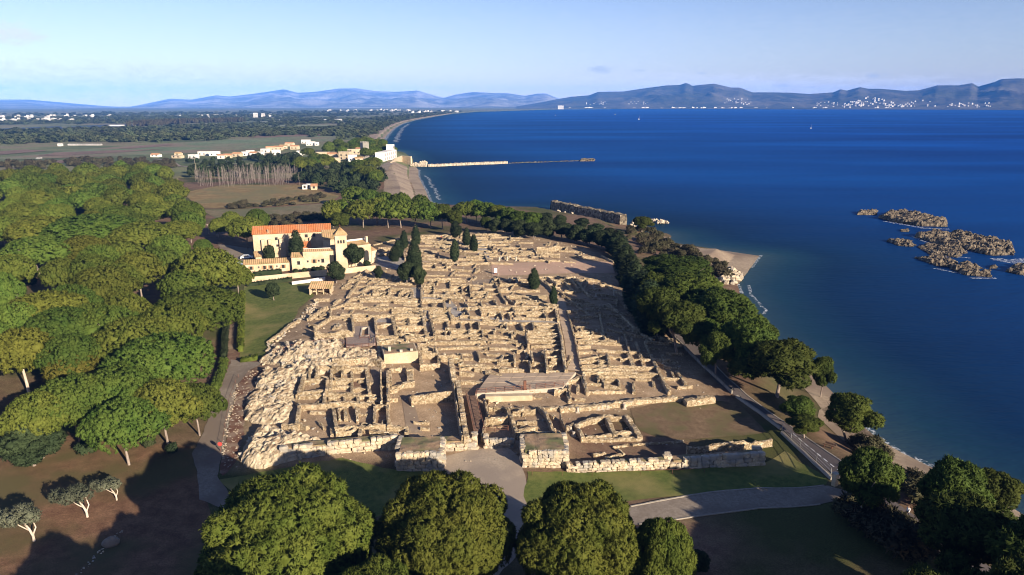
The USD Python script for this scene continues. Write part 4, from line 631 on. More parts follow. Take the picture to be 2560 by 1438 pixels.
for pts, m in [([(827, 953), (874, 951), (876, 962), (827, 964)], M_PINKSAND), ([(838, 928), (879, 926), (879, 939), (835, 941)], M_CONCRETE), ([(882, 927), (914, 927), (917, 941), (881, 941)], M_SOIL), ([(882, 950), (917, 949), (918, 966), (882, 968)], M_SOIL), ([(941, 793), (977, 792), (979, 806), (941, 807)], M_LANE), ([(1148, 767), (1163, 767), (1174, 787), (1152, 786)], M_LANE), ([(1171, 767), (1198, 766), (1202, 777), (1175, 778)], M_LANE), ([(927, 920), (948, 920), (950, 992), (930, 992)], M_SAND), ([(1003, 990), (1030, 990), (1056, 1082), (1018, 1084)], M_SAND), ([(1255, 702), (1320, 700), (1325, 716), (1258, 718)], M_SOIL), ([(1180, 700), (1240, 698), (1246, 714), (1184, 716)], M_SAND), ([(1062, 748), (1098, 746), (1104, 757), (1064, 758)], M_SOIL), ([(985, 776), (1050, 775), (1052, 783), (986, 784)], M_DRYLAWN), ([(1345, 775), (1380, 774), (1384, 784), (1347, 785)], M_SOIL)]:
    obj('floor', drape(poly_px(pts), .05), m, kind='structure')
# ------------------------------------------------------------ the great wall of big stones
RB = np.random.default_rng(5)
def stone_block(L, D, Hh, k=.12):
    """A weathered stone: a box with its corners knocked in and its faces swollen, 48 triangles."""
    b = trimesh.creation.box([1, 1, 1]).subdivide(); v = b.vertices.copy(); r = np.linalg.norm(v, axis=1, keepdims=True)
    v = v * (1 - .62 * np.clip(r - .56, 0, 1)) + RB.normal(0, k * .36, v.shape); b.vertices = v * [L * 1.06, D, Hh * 1.08]; return b
def stones_along(parent, line_px, h, row, length, depth=.9, base=None, gone=.25, m=M_BIGSTONE, world=False):
    q = np.array(line_px if world else [at(*p)[:2] for p in line_px]); l = LineString(q); n = max(int(round(h / row)), 1)
    for r in range(n):
        s = RB.uniform(-.4, 0) * length
        while s < l.length:
            w = length * RB.uniform(.65, 1.4)
            if not (r == n - 1 and RB.random() < gone):
                c = np.array(l.interpolate(min(max(s + w / 2, 0), l.length)).coords[0]); e = np.array(l.interpolate(min(max(s + w / 2 + .3, 0), l.length)).coords[0]); e0 = np.array(l.interpolate(max(s + w / 2 - .3, 0)).coords[0]); a = math.atan2(*(e - e0)[::-1])
                b = stone_block(w, depth * RB.uniform(.9, 1.15), row * RB.uniform(.92, 1.1)); b.apply_transform(trimesh.transformations.rotation_matrix(a + RB.normal(0, .04), [0, 0, 1]))
                z = (g1(*c) if base is None else base) + row * (r + .5) - .12; b.apply_translation([c[0] + RB.normal(0, .05), c[1] + RB.normal(0, .05), z]); obj('stone', b, m, parent)
            s += w
def mass(parent, pts, h, m=M_SOIL, base=None, inset=.35, top_noise=.15, name='fill'):
    """Earth and rubble that fills what the stones face: a closed block with an uneven top."""
    p = Polygon(pts).buffer(-inset); z = base if base is not None else min(g1(*a) for a in pts); v, f = trimesh.creation.triangulate_polygon(p, engine='earcut')
    v, f = trimesh.remesh.subdivide_to_size(np.column_stack([v, 0 * v[:, 0]]), f, 1.0); top = v.copy(); top[:, 2] = z + h + top_noise * 2 * (meshkit.fbm(v / 1.3, 3, 2) - .5)
    ring = np.array(p.exterior.segmentize(1.0).coords)[:-1]; n = len(ring); zt = z + h - .05
    sv = np.vstack([np.column_stack([ring, np.full(n, z - .6)]), np.column_stack([ring, np.full(n, zt)])]); i = np.arange(n); j = (i + 1) % n
    if not p.exterior.is_ccw: i, j = j, i
    nrm = np.cross(top[f[:, 1]] - top[f[:, 0]], top[f[:, 2]] - top[f[:, 0]])[:, 2]; f = np.where((nrm < 0)[:, None], f[:, ::-1], f)
    return obj(name, cat_([trimesh.Trimesh(top, f, process=False), trimesh.Trimesh(sv, np.concatenate([np.stack([i, j, j + n], 1), np.stack([i, j + n, i + n], 1)]), process=False)]), m, parent)
M_TOPEARTH = noisy('wall_top_earth', (.20, .13, .08), (.30, .21, .13), scale=1.2, c3=(.11, .11, .05), s3=.3)
def bastion(name, label, fl, fr, h, depth, row, length, left=True, right=True, gone=.12):
    a, b = at(*fl)[:2], at(*fr)[:2]; d = (b - a) / np.linalg.norm(b - a); n = np.array([-d[1], d[0]]); c, e = b + n * depth, a + n * depth
    t = thing(name, label, 'wall'); t.SetCustomDataByKey('kind', 'thing'); z = min(g1(*a), g1(*b))
    mass(t, [a, b, c, e], h - (.12 if depth > 4 else row * .7), M_TOPEARTH, z); stones_along(t, [a + n * .25, b + n * .25], h, row, length, base=z, world=True, gone=gone)
    if left: stones_along(t, [a + n * .9, e], h, row, length, base=z, world=True, gone=gone)
    if right: stones_along(t, [b + n * .9, c], h, row, length, base=z, world=True, gone=gone)
    return t
bastion('stone_bastion', 'square bastion of big limestone blocks left of the gravel entrance, earth on top', (994, 1176), (1105, 1178), 3.5, 6.0, .7, .95)
bastion('stone_bastion', 'square bastion of rounded limestone blocks right of the gravel entrance', (1308, 1168), (1417, 1170), 3.2, 6.6, .64, .85)
bastion('stone_wall', 'short block wall closing the entrance between left bastion and passage', (1107, 1127), (1187, 1124), 2.1, 2.6, .7, 1.15, False, True, .2)
bastion('stone_wall', 'short block wall right of the narrow passage under the walkway', (1213, 1121), (1278, 1118), 1.7, 2.0, .62, .85, True, True, .22)
bastion('stone_wall', 'long wall of great weathered blocks running from rock outcrop to left bastion', (706, 1152), (993, 1124), 2.6, 2.2, .66, 1.0, False, False, .15)
bastion('stone_wall', 'long pale block wall above the front lawn, right of the rounded bastion', (1419, 1180), (1668, 1172), 1.9, 1.6, .5, .75, False, True, .2)
bastion('stone_wall', 'wall of huge tumbled boulders at the right end of the front lawn', (1680, 1172), (1906, 1163), 2.5, 2.2, .82, 1.15, True, True, .22)
# ------------------------------------------------------------ bare rock
def rock(name, label, pts, h, seed, m=M_ROCK, step=.34, strata=.55, world=False, base=None, cat='rock', peaks=1.0, frag=0.0, **kw):
    p = Polygon(pts if world else [at(*q)[:2] for q in pts]).buffer(0); p = ragged(p, .8, .8, seed); x0, y0, x1, y1 = p.bounds
    xs, ys = np.arange(x0 - step, x1 + step * 2, step), np.arange(y0 - step, y1 + step * 2, step); X, Y = np.meshgrid(xs, ys); x, y = X.ravel(), Y.ravel(); sp = shapely.points(x, y)
    d = np.where(shapely.contains(p, sp), shapely.distance(p.exterior, sp), -1); s = math.sqrt(p.area); q = np.column_stack([x / 2.6, y / 2.6, 0 * x + seed]); lam = np.column_stack([(x * .8 + y * .6) / .8, (y * .8 - x * .6) / 4.5, 0 * x + seed])
    e = np.clip(d / min(1.3, s * .12), 0, 1) ** .5; z = h * e * (.35 + peaks * .8 * meshkit.fbm(q / 1.6, 3, seed)) + e * strata * .45 * (1 - np.abs(2 * meshkit.fbm(lam, 3, seed + 3) - 1) * 2) + e * .6 * (meshkit.fbm(np.column_stack([x, y, 0 * x]) * 1.1, 4, seed) - .5) * 2 + e * .26 * (meshkit.noise(np.column_stack([x, y, 0 * x]) * 2.6, seed + 7) - .5) * 2
    z = z - frag * h * e * 2.2 * np.clip(meshkit.fbm(np.column_stack([x / 3.2, y / 3.2, 0 * x + seed + 9]), 4, seed + 5) - .44, -.1, .5) * (frag > 0)
    st = np.floor(z / .55) * .55; z = np.where(d > 0, .5 * z + .5 * (st + np.clip((z - st) * 2.2, 0, .55)), -.6); zz = (ground(x, y) if base is None else base) + z
    n, w = X.shape; i = (np.arange(n - 1)[:, None] * w + np.arange(w - 1)).ravel(); f = np.stack([i, i + 1, i + w + 1, i + w], 1); f = f[(d[f] > -.5).any(1)]; jit = np.random.default_rng(seed).normal(0, step * .22, (len(x), 2))
    v = np.column_stack([x + jit[:, 0], y + jit[:, 1], zz]); u, inv = np.unique(f, return_inverse=True); return obj(name, (v[u], inv.reshape(-1, 4)), m, label=label, cat=cat, **kw)
rock('rock_outcrop', 'sloping bare limestone outcrop below the curved railed path', [(652, 905), (690, 868), (760, 858), (840, 845), (860, 868), (835, 905), (842, 930), (790, 940), (755, 958), (735, 948), (712, 938), (690, 912)], .9, 1, frag=1.5)
rock('rock_outcrop', 'jagged pale rock knoll beside the red soil bank', [(636, 975), (642, 945), (662, 928), (705, 925), (742, 935), (748, 962), (700, 968), (660, 972)], 1.3, 2, frag=.7)
rock('rock_outcrop', 'broad tilted limestone slab left of the excavated rooms', [(655, 966), (742, 962), (738, 1000), (728, 1040), (700, 1058), (640, 1062), (612, 1052), (614, 1005)], .7, 3, frag=1.5)
rock('rock_outcrop', 'grey ridged rock mass at the corner below the great block wall', [(598, 1152), (628, 1092), (655, 1064), (690, 1072), (740, 1090), (800, 1106), (798, 1134), (740, 1150), (660, 1172), (612, 1168)], 1.9, 4, frag=.7)
rock('rock_outcrop', 'honey coloured cut rock step behind the slot pits', [(835, 880), (880, 872), (950, 880), (965, 905), (930, 915), (845, 905)], .8, 6)
# ------------------------------------------------------------ platforms, walkway, railings
def slab(parent, name, pts, z0, z1, m, world=True):
    p = Polygon(pts).buffer(0); b = trimesh.creation.extrude_polygon(p, z1 - z0, engine='earcut'); b.apply_translation([0, 0, z0]); return obj(name, b, m, parent)
def quad(fl, fr, h_px_top, depth):
    a, b = at(*fl)[:2], at(*fr)[:2]; d = (b - a) / np.linalg.norm(b - a); n = np.array([-d[1], d[0]]); return [a, b, b + n * depth, a + n * depth]
t = thing('temple_platform', 'cream walled rectangular platform with brown gravel top and three stone stumps', 'platform'); q = quad((961, 910), (1046, 907), 0, 6.0); z = g1(*q[0])
slab(t, 'wall', q, z - .5, z + 2.2, M_PLASTER); slab(t, 'gravel_top', list(map(tuple, np.array(Polygon(q).buffer(-.3).exterior.coords)[:-1])), z + 2.2, z + 2.26, M_TOPEARTH)
for px, py in [(974, 877), (1003, 879), (1029, 876)]:
    p = flat(px, py, z + 2.3); obj('stone_stump', box(p[0], p[1], z + 2.2, z + (3.3 if px < 990 else 2.75), .6, .6, .2), M_CONCRETE, t)
t = thing('retaining_wall', 'long smooth cream retaining wall below the paved terrace railing', 'wall'); q = quad((1214, 1007), (1331, 1002), 0, 1.2); z = g1(*q[0]); slab(t, 'wall_body', q, z - .5, z + 1.3, M_PLASTER); t.SetCustomDataByKey('kind', 'thing')
TZ = z + 1.2
terr = thing('paved_terrace', 'broad terrace of pale square paving slabs at the foot of the street', 'terrace')
P4 = [np.array(flat(*p, TZ)[:2]) for p in [(1188, 984), (1408, 968), (1440, 930), (1225, 934)]]
slab(terr, 'terrace_bed', [tuple(p) for p in P4], z - .6, TZ - .08, M_CONCRETE)
for i in range(7):
    for j in range(4):
        f = lambda u, w: (P4[0] * (1 - u) + P4[1] * u) * (1 - w) + (P4[3] * (1 - u) + P4[2] * u) * w
        e = .004; c = [f(i / 7 + e, j / 4 + 2 * e), f((i + 1) / 7 - e, j / 4 + 2 * e), f((i + 1) / 7 - e, (j + 1) / 4 - 2 * e), f(i / 7 + e, (j + 1) / 4 - 2 * e)]; slab(terr, 'paving_slab', [tuple(x) for x in c], TZ - .08, TZ + RB.uniform(-.01, .012), M_PAVE)
def railing(label, pts3, h=1.0, post=1.6, m=M_RUST, thick=.07, bars=True, name='railing'):
    t = thing(name, label, 'railing' if name == 'railing' else 'fence'); pts3 = [np.array(p, float) for p in pts3]
    for a, b in zip(pts3[:-1], pts3[1:]):
        L = np.linalg.norm(b - a); n = max(int(L / post), 1)
        for k in range(n + 1):
            p = a + (b - a) * k / n; obj('post', limb([p, p + [0, 0, h]], thick, thick, 4), m, t)
        for k in ([.35, .68, 1.0] if bars else [1.0]): obj('rail', limb([a + [0, 0, h * k], b + [0, 0, h * k]], thick * .6, thick * .6, 4), m, t)
    return t
def on(px, py, z): return flat(px, py, z)
railing('rusty railing along the front edge of the paved terrace', [on(1192, 984, TZ), on(1262, 979, TZ), on(1325, 974, TZ)]); railing('rusty railing beside the terrace steps', [on(1340, 972, TZ), on(1408, 966, TZ)])
t = thing('stele', 'dark rust red steel pillar standing on the paved terrace', 'pillar'); p = on(1312, 974, TZ); obj('shaft', box(p[0], p[1], TZ, TZ + 1.9, .55, .4, .2), M_RUST, t); obj('base_plate', box(p[0], p[1], TZ, TZ + .04, .8, .65, .2), M_RUST, t)
t = thing('plank_walkway', 'narrow brown plank walkway with railings running down to the passage', 'walkway')
A, B = at(1177, 982, 1.7), at(1199, 1084, 1.0); A[2] = TZ - .1; d = (B - A) / np.linalg.norm(B - A); side = np.cross(d, [0, 0, 1]); L = np.linalg.norm(B - A); n = 30
for k in range(n):
    c = A + d * L * (k + .5) / n; b = trimesh.creation.box([1.9, L / n * .86, .08]); R = np.eye(4); R[:3, 0], R[:3, 1], R[:3, 2] = side, d, np.cross(side, d); b.apply_transform(R); b.apply_translation(c + [0, 0, RB.uniform(0, .012)]); obj('plank', b, M_WOOD, t)
for s in (-.85, .85):
    obj('beam', limb([A + side * s * .8 - [0, 0, .15], B + side * s * .8 - [0, 0, .15]], .1, .1, 4), M_RUST, t); obj('handrail', limb([A + side * s * 1.08 + [0, 0, .95], B + side * s * 1.08 + [0, 0, .95]], .05, .05, 4), M_RUST, t)
    for k in range(9): p = A + d * L * k / 8 + side * s * 1.08; obj('post', limb([p - [0, 0, .1], p + [0, 0, .95]], .045, .045, 4), M_RUST, t)
railing('low rusty railing across the end of the passage below the walkway', [at(1205, 1083, .6), at(1270, 1077, .6)])
M_DECKTILE = noisy('deck_tile', (.19, .145, .12), (.25, .195, .165), scale=2)
t = thing('viewing_deck', 'flat brown viewing deck with rusty railings around a white lined pit', 'platform'); q = [tuple(at(*p)[:2]) for p in [(866, 872), (940, 868), (938, 842), (925, 820), (888, 818), (865, 848)]]; pit = [tuple(at(*p)[:2]) for p in [(900, 848), (924, 847), (923, 822), (904, 824)]]
z = g1(*q[0]) + .5; hole = Polygon(q).buffer(0).difference(Polygon(pit).buffer(0)); b = trimesh.creation.extrude_polygon(hole, .6, engine='earcut'); b.apply_translation([0, 0, z - .5]); obj('deck', b, M_DECKTILE, t)
b = trimesh.creation.extrude_polygon(Polygon(pit).buffer(.02).difference(Polygon(pit).buffer(-.25)), .9, engine='earcut'); b.apply_translation([0, 0, z - .65]); obj('pit_lining', b, M_CONCRETE, t)
for a, b in [((866, 872), (940, 868)), ((900, 848), (924, 847)), ((866, 872), (865, 846)), ((940, 868), (938, 842))]: railing(f"rusty railing on the viewing deck{', front side' if a == (866, 872) and b[0] == 940 else ', pit side' if a[0] == 900 else ', left side' if a[0] == 866 else ', right side'}", [on(*a, z + .1), on(*b, z + .1)])
strip('curved_path', [(680, 878), (720, 866), (780, 856), (830, 850), (866, 858)], 2.4, M_DECKTILE, lift=.12)
railing('low rusty railing along the outer side of the curved path', [at(*p) for p in [(690, 886), (730, 872), (785, 862), (830, 856), (862, 866)]], bars=False)
t = thing('information_panel', 'white information panel on a post in the red earth square', 'sign'); p = at(1239, 686); obj('panel', box(p[0], p[1], p[2] + .5, p[2] + 2.0, 1.0, .12, .2), M_WHITE, t); obj('foot', box(p[0], p[1], p[2] - .1, p[2] + .5, .7, .2, .2), M_RUST, t)
M_RED = mat('red_paint', {'p': ('principled_bsdf', {'base_color': (.38, .05, .04), 'roughness': .5})})
t = thing('red_sign', 'small red round sign on a dark post beside the gravel track', 'sign'); p = at(552, 1128); obj('post', limb([p, p + [0, 0, 1.3]], .05, .05, 5), M_RUST, t)
c = trimesh.creation.cylinder(.38, .06, sections=20); c.apply_transform(trimesh.transformations.rotation_matrix(math.pi / 2, [1, 0, 0])); c.apply_translation(p + [0, -.06, 1.35]); obj('disc', c, M_RED, t)
railing('thin post and rope fence between gravel track and red soil', [at(*p) for p in [(596, 945), (584, 975), (572, 1010), (566, 1050), (560, 1090), (552, 1130)]], h=.9, post=2.6, bars=False, thick=.04, name='fence')
railing('thin wire fence along the lawn edge below the pale block wall', [at(*p) for p in [(1330, 1190), (1480, 1192), (1600, 1190), (1760, 1184)]], h=.9, post=4.5, bars=False, thick=.03, name='fence')
railing('tall mesh fence along the landward side of the seafront promenade', [at(*p) for p in [(1955, 1080), (2000, 1122), (2040, 1158), (2076, 1194)]], h=1.7, post=2.8, bars=True, thick=.05, name='fence', m=noisy('galvanised_steel', (.25, .24, .22), (.32, .31, .29), scale=2, rough=.5))
railing('fence of dark posts at the edge of the ruins along the promenade', [at(*p) for p in [(1690, 856), (1740, 910), (1790, 955), (1850, 1000)]], h=1.6, post=2.6, bars=False, thick=.05, name='fence', m=noisy('dark_steel', (.09, .08, .07), (.13, .12, .1), scale=2))
for nm, pts, h, lab in [('parapet_wall', [(1842, 994), (1900, 1034), (1952, 1074)], .5, 'low sunlit parapet along the inner edge of the promenade'), ('parapet_wall', [(1955, 1084), (2010, 1135), (2080, 1200)], .45, 'long low parapet under the tall mesh fence')]:
    edge_wall(nm, pts, h, .5, M_KERB, label=lab, cat='wall', kind='thing')
M_GREYWALL = noisy('grey_wall', (.17, .145, .12), (.23, .2, .165), scale=1.0)
edge_wall('boundary_wall', [(1640, 800), (1700, 860), (1760, 920), (1830, 985)], .7, .35, M_GREYWALL, label='grey boundary wall between the shaded ruins and the promenade', cat='wall', kind='thing')
t = thing('gate_pillar', 'square pale stone pillar at the promenade gate', 'pillar'); p = at(2086, 1214); obj('shaft', box(p[0], p[1], p[2] - .2, p[2] + 2.0, .7, .7, .5), M_PLASTER, t); obj('cap', box(p[0], p[1], p[2] + 2.0, p[2] + 2.18, .85, .85, .5), M_CONCRETE, t)
t = thing('bench', 'dark slatted bench on the brown verge of the promenade', 'bench'); p = at(2068, 1118)
for k in range(3): obj('slat', box(p[0] + k * .13, p[1] - k * .13, p[2] + .42, p[2] + .47, 1.8, .14, -.75), M_WOOD, t)
for k in (-.6, .6): obj('leg', box(p[0] + k * .75 + .1, p[1] - k * .7 - .1, p[2] - .05, p[2] + .42, .12, .4, -.75), M_RUST, t)
obj('backrest', box(p[0] + .5, p[1] - .1, p[2] + .55, p[2] + .9, 1.8, .08, -.75), M_WOOD, t)
# short columns beside the cistern court
for px, py, h in [(1405, 1028, .9), (1444, 1031, 1.0), (1495, 1024, .7), (1505, 1023, .9), (1518, 1022, .8), (1561, 1022, 1.0), (1434, 1090, .8), (1426, 1076, .7), (1484, 724, 1.4), (1535, 740, 1.7), (1490, 742, .9), (1248, 652, 1.4), (1268, 652, 1.5), (1290, 652, 1.5), (1252, 648, 1.0), (1274, 646, 1.0)]:
    p = at(px, py); t = thing('column_stump', None, None, p); k = 14
    b = trimesh.creation.cylinder(.28, h, sections=k); b.apply_translation([0, 0, h / 2]); obj('shaft', b, M_CONCRETE, t); obj('base', box(0, 0, -.2, .16, .8, .8), M_CONCRETE, t); label_later(t, 'short pale stone column stump', p, MARKS, 'column', 'column stumps')
# ------------------------------------------------------------ the walled monastery and other buildings
M_WALL = noisy('monastery_wall', (.45, .35, .23), (.52, .415, .285), scale=.6, detail=7, c3=(.38, .29, .185), s3=.25, bump=.4, bscale=3)
M_WHITEWALL = noisy('white_wall', (.52, .48, .43), (.62, .58, .53), scale=.5, objrand=.1); M_CREAM = noisy('ochre_wall', (.38, .30, .205), (.48, .39, .27), scale=.5, objrand=.14)
M_DARK = mat('dark_opening', {'p': ('principled_bsdf', {'base_color': (.02, .018, .016), 'roughness': .35})}); M_SHUTTER = noisy('brown_shutter', (.28, .17, .09), (.36, .23, .13), scale=2)
M_TILE = noisy('orange_roof_tile', (.36, .115, .04), (.47, .175, .065), scale=1.2, detail=6, c3=(.38, .17, .08), s3=.4, objrand=.06); M_PALETILE = noisy('faded_roof_tile', (.34, .17, .09), (.42, .23, .13), scale=.8, objrand=.1); M_OLDTILE = noisy('old_roof_tile', (.36, .22, .11), (.46, .31, .17), scale=1.0, detail=6, c3=(.28, .2, .09), s3=.5, objrand=.08)
def tiled(corners, pitch=.62, amp=.13):
    """A sloping field of barrel tiles: corners eave left, eave right, ridge right, ridge left; rows run from eave to ridge."""
    a, b, c, d = [np.array(x, float) for x in corners]; L = np.linalg.norm(b - a); n = max(int(L / pitch), 2) * 4; nn = np.cross(b - a, d - a); nn /= np.linalg.norm(nn); V = []
    for k in range(n + 1):
        u = k / n; o = nn * amp * abs(math.sin(math.pi * k / 4)); V += [a * (1 - u) + b * u + o, d * (1 - u) + c * u + o]
    f = []
    for k in range(n): f += [[2 * k, 2 * k + 2, 2 * k + 3], [2 * k, 2 * k + 3, 2 * k + 1]]
    return trimesh.Trimesh(V, f, process=False)
class House:
    """A block whose front runs from world point A to B, depth back from it; parts are added in its own frame (u along the front, v back, z up)."""
    def __init__(s, t, A, B, depth, z0, z1, m, name='wall'):
        s.t, s.A, s.B = t, np.array(A[:2], float), np.array(B[:2], float); s.L = np.linalg.norm(s.B - s.A); s.d = (s.B - s.A) / s.L; s.n = np.array([-s.d[1], s.d[0]]); s.D, s.z0, s.z1 = depth, z0, z1
        if m is not None: s.box(0, s.L, 0, depth, z0 - 2.5, z1, m, name)
    def w(s, u, v, z): p = s.A + s.d * u + s.n * v; return np.array([p[0], p[1], z])
    def box(s, u0, u1, v0, v1, z0, z1, m, name, parent=None):
        b = trimesh.creation.box([u1 - u0, v1 - v0, z1 - z0]); b.apply_translation([(u0 + u1) / 2, (v0 + v1) / 2, (z0 + z1) / 2]); R = np.eye(4); R[:2, 0], R[:2, 1], R[:2, 3] = s.d, s.n, s.A; b.apply_transform(R); return obj(name, b, m, parent or s.t)
    def gable(s, rise, m, over=.35, mono=False, z=None, u0=0, u1=None):
        z = s.z1 if z is None else z; u1 = s.L if u1 is None else u1; u0, u1 = u0 - over, u1 + over; top = s.D if mono else s.D / 2
        r = obj('roof', tiled([s.w(u0, -over, z - over * rise / top), s.w(u1, -over, z - over * rise / top), s.w(u1, top, z + rise), s.w(u0, top, z + rise)]), m, s.t)
        if not mono: obj('roof', tiled([s.w(u1, s.D + over, z - over * rise / top), s.w(u0, s.D + over, z - over * rise / top), s.w(u0, top, z + rise), s.w(u1, top, z + rise)]), m, s.t)
        for u in (u0 + over, u1 - over): # gable end walls
            k = [s.w(u, .02, z - .05), s.w(u, s.D - .02, z - .05), s.w(u, top if not mono else s.D - .02, z + rise - .06)]; obj('gable', trimesh.Trimesh(k + k, [[0, 1, 2], [3, 5, 4]], process=False), M_WALL, s.t)
        return r
    def hip(s, rise, m, over=.3):
        z = s.z1; a = [s.w(-over, -over, z), s.w(s.L + over, -over, z), s.w(s.L + over, s.D + over, z), s.w(-over, s.D + over, z)]; t = s.w(s.L / 2, s.D / 2, z + rise)
        for k in range(4): obj('roof', tiled([a[k], a[(k + 1) % 4], t, t]), m, s.t)
    def window(s, u, z, w, h, m=None, frame=True, v=0.0, shutters=False):
        f = s.box(u - w / 2 - .12, u + w / 2 + .12, v - .05, v + .05, z - .1, z + h + .12, M_CONCRETE if frame else M_DARK, 'window'); s.box(u - w / 2, u + w / 2, v - .08, v + .05, z, z + h, m or M_DARK, 'pane', f)
        if shutters:
            for q in (-1, 1): s.box(u + q * (w * .78) - w * .26, u + q * (w * .78) + w * .26, v - .12, v - .055, z, z + h, M_SHUTTER, 'shutter', f)
    def arch(s, u, z, w, h, m=M_DARK, v=0.0, name='window'):
        a = np.linspace(0, math.pi, 9); p = [(-w / 2, 0), (w / 2, 0)] + [(w / 2 * math.cos(x), h - w / 2 + w / 2 * math.sin(x)) for x in a]
        b = trimesh.creation.extrude_polygon(Polygon(p), .14, engine='earcut'); R = np.eye(4); R[:3, 0] = [*s.d, 0]; R[:3, 1] = [0, 0, 1]; R[:3, 2] = [-s.n[0], -s.n[1], 0]; R[:3, 3] = s.w(u, v + .06, z); b.apply_transform(R); obj(name, b, m, s.t)
mon = thing('monastery', 'walled stone monastery with long orange tiled roof, buttresses and square bell tower', 'building')
MA, MB = at(637, 647), at(829, 634); Z = g1(*MA[:2]); k = span(1, MA[0], MA[1])
hb = House(mon, MA, MB, 9.5, Z, Z + 8.8, M_WALL); hb.gable(2.1, M_TILE); U = hb.L / 193.
for px in (661, 678, 705, 712, 754, 780): hb.box((px - 637) * U - .5, (px - 637) * U + .5, -1.1, .05, Z - 1, Z + 6.9, M_WALL, 'buttress')
for px, z, w, h in [(694, 6.4, .9, 1.0), (696, 4.0, .9, .8), (769, 6.9, 1.0, 1.1), (770, 4.5, 1.0, .9), (789, 7.0, .8, 1.3)]: hb.window((px - 637) * U, Z + z, w, h)
hb.box(37 * U, 38.6 * U, .3, 1.1, Z + 8.6, Z + 10.2, M_WALL, 'chimney')
LA, LB = at(612, 686), at(731, 676); Z2 = g1(*LA[:2]) + .3; low = House(mon, LA, LB, 4.6, Z2, Z2 + 3.0, M_WALL); low.gable(1.0, M_OLDTILE, u0=0); V = low.L / 119.
for px, w, sh in [(629, .8, True), (648, .4, False), (662, .8, True), (678, .8, True), (693, .4, False), (709, .8, True)]: low.window((px - 612) * V, Z2 + (1.5 if w < .5 else 1.1), w, .6 if w < .5 else 1.1, shutters=sh)
low.arch(111 * V, Z2 - 1.8, 1.3, 1.7, name='door')
CA, CB = at(731, 679), at(846, 671); Z3 = g1(*CA[:2]); mid = House(mon, CA, CB, 6.0, Z3, Z3 + 6.6, None); W_ = mid.L / 115.
mid.box(0, 29 * W_, 0, 5.2, Z3 - 2.5, Z3 + 4.7, M_WALL, 'wall'); m2 = House(mon, mid.w(0, 0, 0), mid.w(29 * W_, 0, 0), 5.2, Z3, Z3 + 4.7, None); m2.gable(1.1, M_OLDTILE, over=.25)
mid.box(29 * W_ + .01, mid.L, 0, 6.0, Z3 - 2.5, Z3 + 6.4, M_WALL, 'wall'); obj('roof', tiled([mid.w(29 * W_, -.25, Z3 + 6.42), mid.w(mid.L, -.25, Z3 + 6.42), mid.w(mid.L, 1.6, Z3 + 6.95), mid.w(29 * W_, 1.6, Z3 + 6.95)]), M_OLDTILE, mon); mid.box(30 * W_, 100 * W_, 1.6, 1.9, Z3 + 6.3, Z3 + 7.2, M_WHITEWALL, 'parapet')
for px, z, w, h, sh in [(748, 2.2, .9, 1.2, False), (771, 2.9, .5, .6, False), (787, 2.6, .8, 1.2, True), (798.5, 3.0, .5, .6, False), (808, 2.6, .9, 1.3, False)]: mid.window((px - 731) * W_, Z3 + z, w, h, shutters=sh)
for px in (828, 832.5, 837): mid.arch((px - 731) * W_, Z3 + 2.4, .55, 2.7)
TA, TB = at(842.5, 674), at(871, 672); tw = House(mon, TA, TB, 4.4, g1(*TA[:2]), g1(*TA[:2]) + 11.3, M_WALL, 'bell_tower'); tw.hip(2.3, M_OLDTILE); tw.box(-.12, tw.L + .12, -.12, 4.52, tw.z1 - .3, tw.z1 - .02, M_CONCRETE, 'cornice')
for q in (.26, .5, .74): tw.arch(tw.L * q, tw.z1 - 2.6, .55, 1.1)
p = tw.w(tw.L / 2, 2.2, 0); obj('cross', cat_([box(p[0], p[1], tw.z1 + 2.2, tw.z1 + 3.3, .09, .09), box(p[0], p[1], tw.z1 + 2.8, tw.z1 + 2.9, .6, .09)]), M_RUST, mon)
RA, RB_ = at(872, 668), at(929, 660); rw = House(mon, RA, RB_, 7.5, g1(*RA[:2]), g1(*RA[:2]) + 6.9, M_WALL); rw.arch(rw.L * .78, rw.z0 + 1.4, 1.9, 3.6); obj('roof', tiled([rw.w(0, .3, rw.z1 + .02), rw.w(rw.L, .3, rw.z1 + .02), rw.w(rw.L, 4, rw.z1 + .9), rw.w(0, 4, rw.z1 + .9)]), M_OLDTILE, mon); rw.box(0, rw.L, 4.0, 4.3, rw.z1 - .1, rw.z1 + 1.5, M_WHITEWALL, 'parapet'); rw.box(rw.L - .9, rw.L - .2, 1.5, 2.6, rw.z1 - .05, rw.z1 + 2.4, M_WALL, 'bellcote')
ra, rb2 = at(930, 658), at(944, 655); r3 = House(mon, ra, rb2, 6, g1(*ra[:2]), g1(*ra[:2]) + 4.2, M_WALL); r3.gable(.9, M_OLDTILE, over=.15)
ca, cb = at(812, 652), at(843, 650); cl = House(mon, ca, cb, 6, g1(*ca[:2]), g1(*ca[:2]) + 7.6, M_WALL); cl.gable(2.2, M_OLDTILE, mono=True)
ca, cb = at(759, 650), at(779, 648); cl2 = House(mon, ca, cb, 4, g1(*ca[:2]), g1(*ca[:2]) + 4.2, M_WALL); cl2.gable(1.6, M_TILE, mono=True)
ca, cb = at(641, 664), at(660, 662); an = House(mon, ca, cb, 3.5, g1(*ca[:2]), g1(*ca[:2]) + 3.0, M_WALL); an.gable(1.2, M_OLDTILE, mono=True)
edge_wall('garden_wall', [(621, 706), (720, 697), (812, 689), (880, 682), (939, 676)], 1.7, .5, M_WALL, step=1.5, label='long cream garden wall in front of the monastery', cat='wall', kind='thing')
edge_wall('garden_wall', [(731, 712), (770, 707), (813, 700)], 1.0, .6, M_WHITEWALL, step=1.5, label='short white wall at the head of the green lawn', cat='wall', kind='thing')
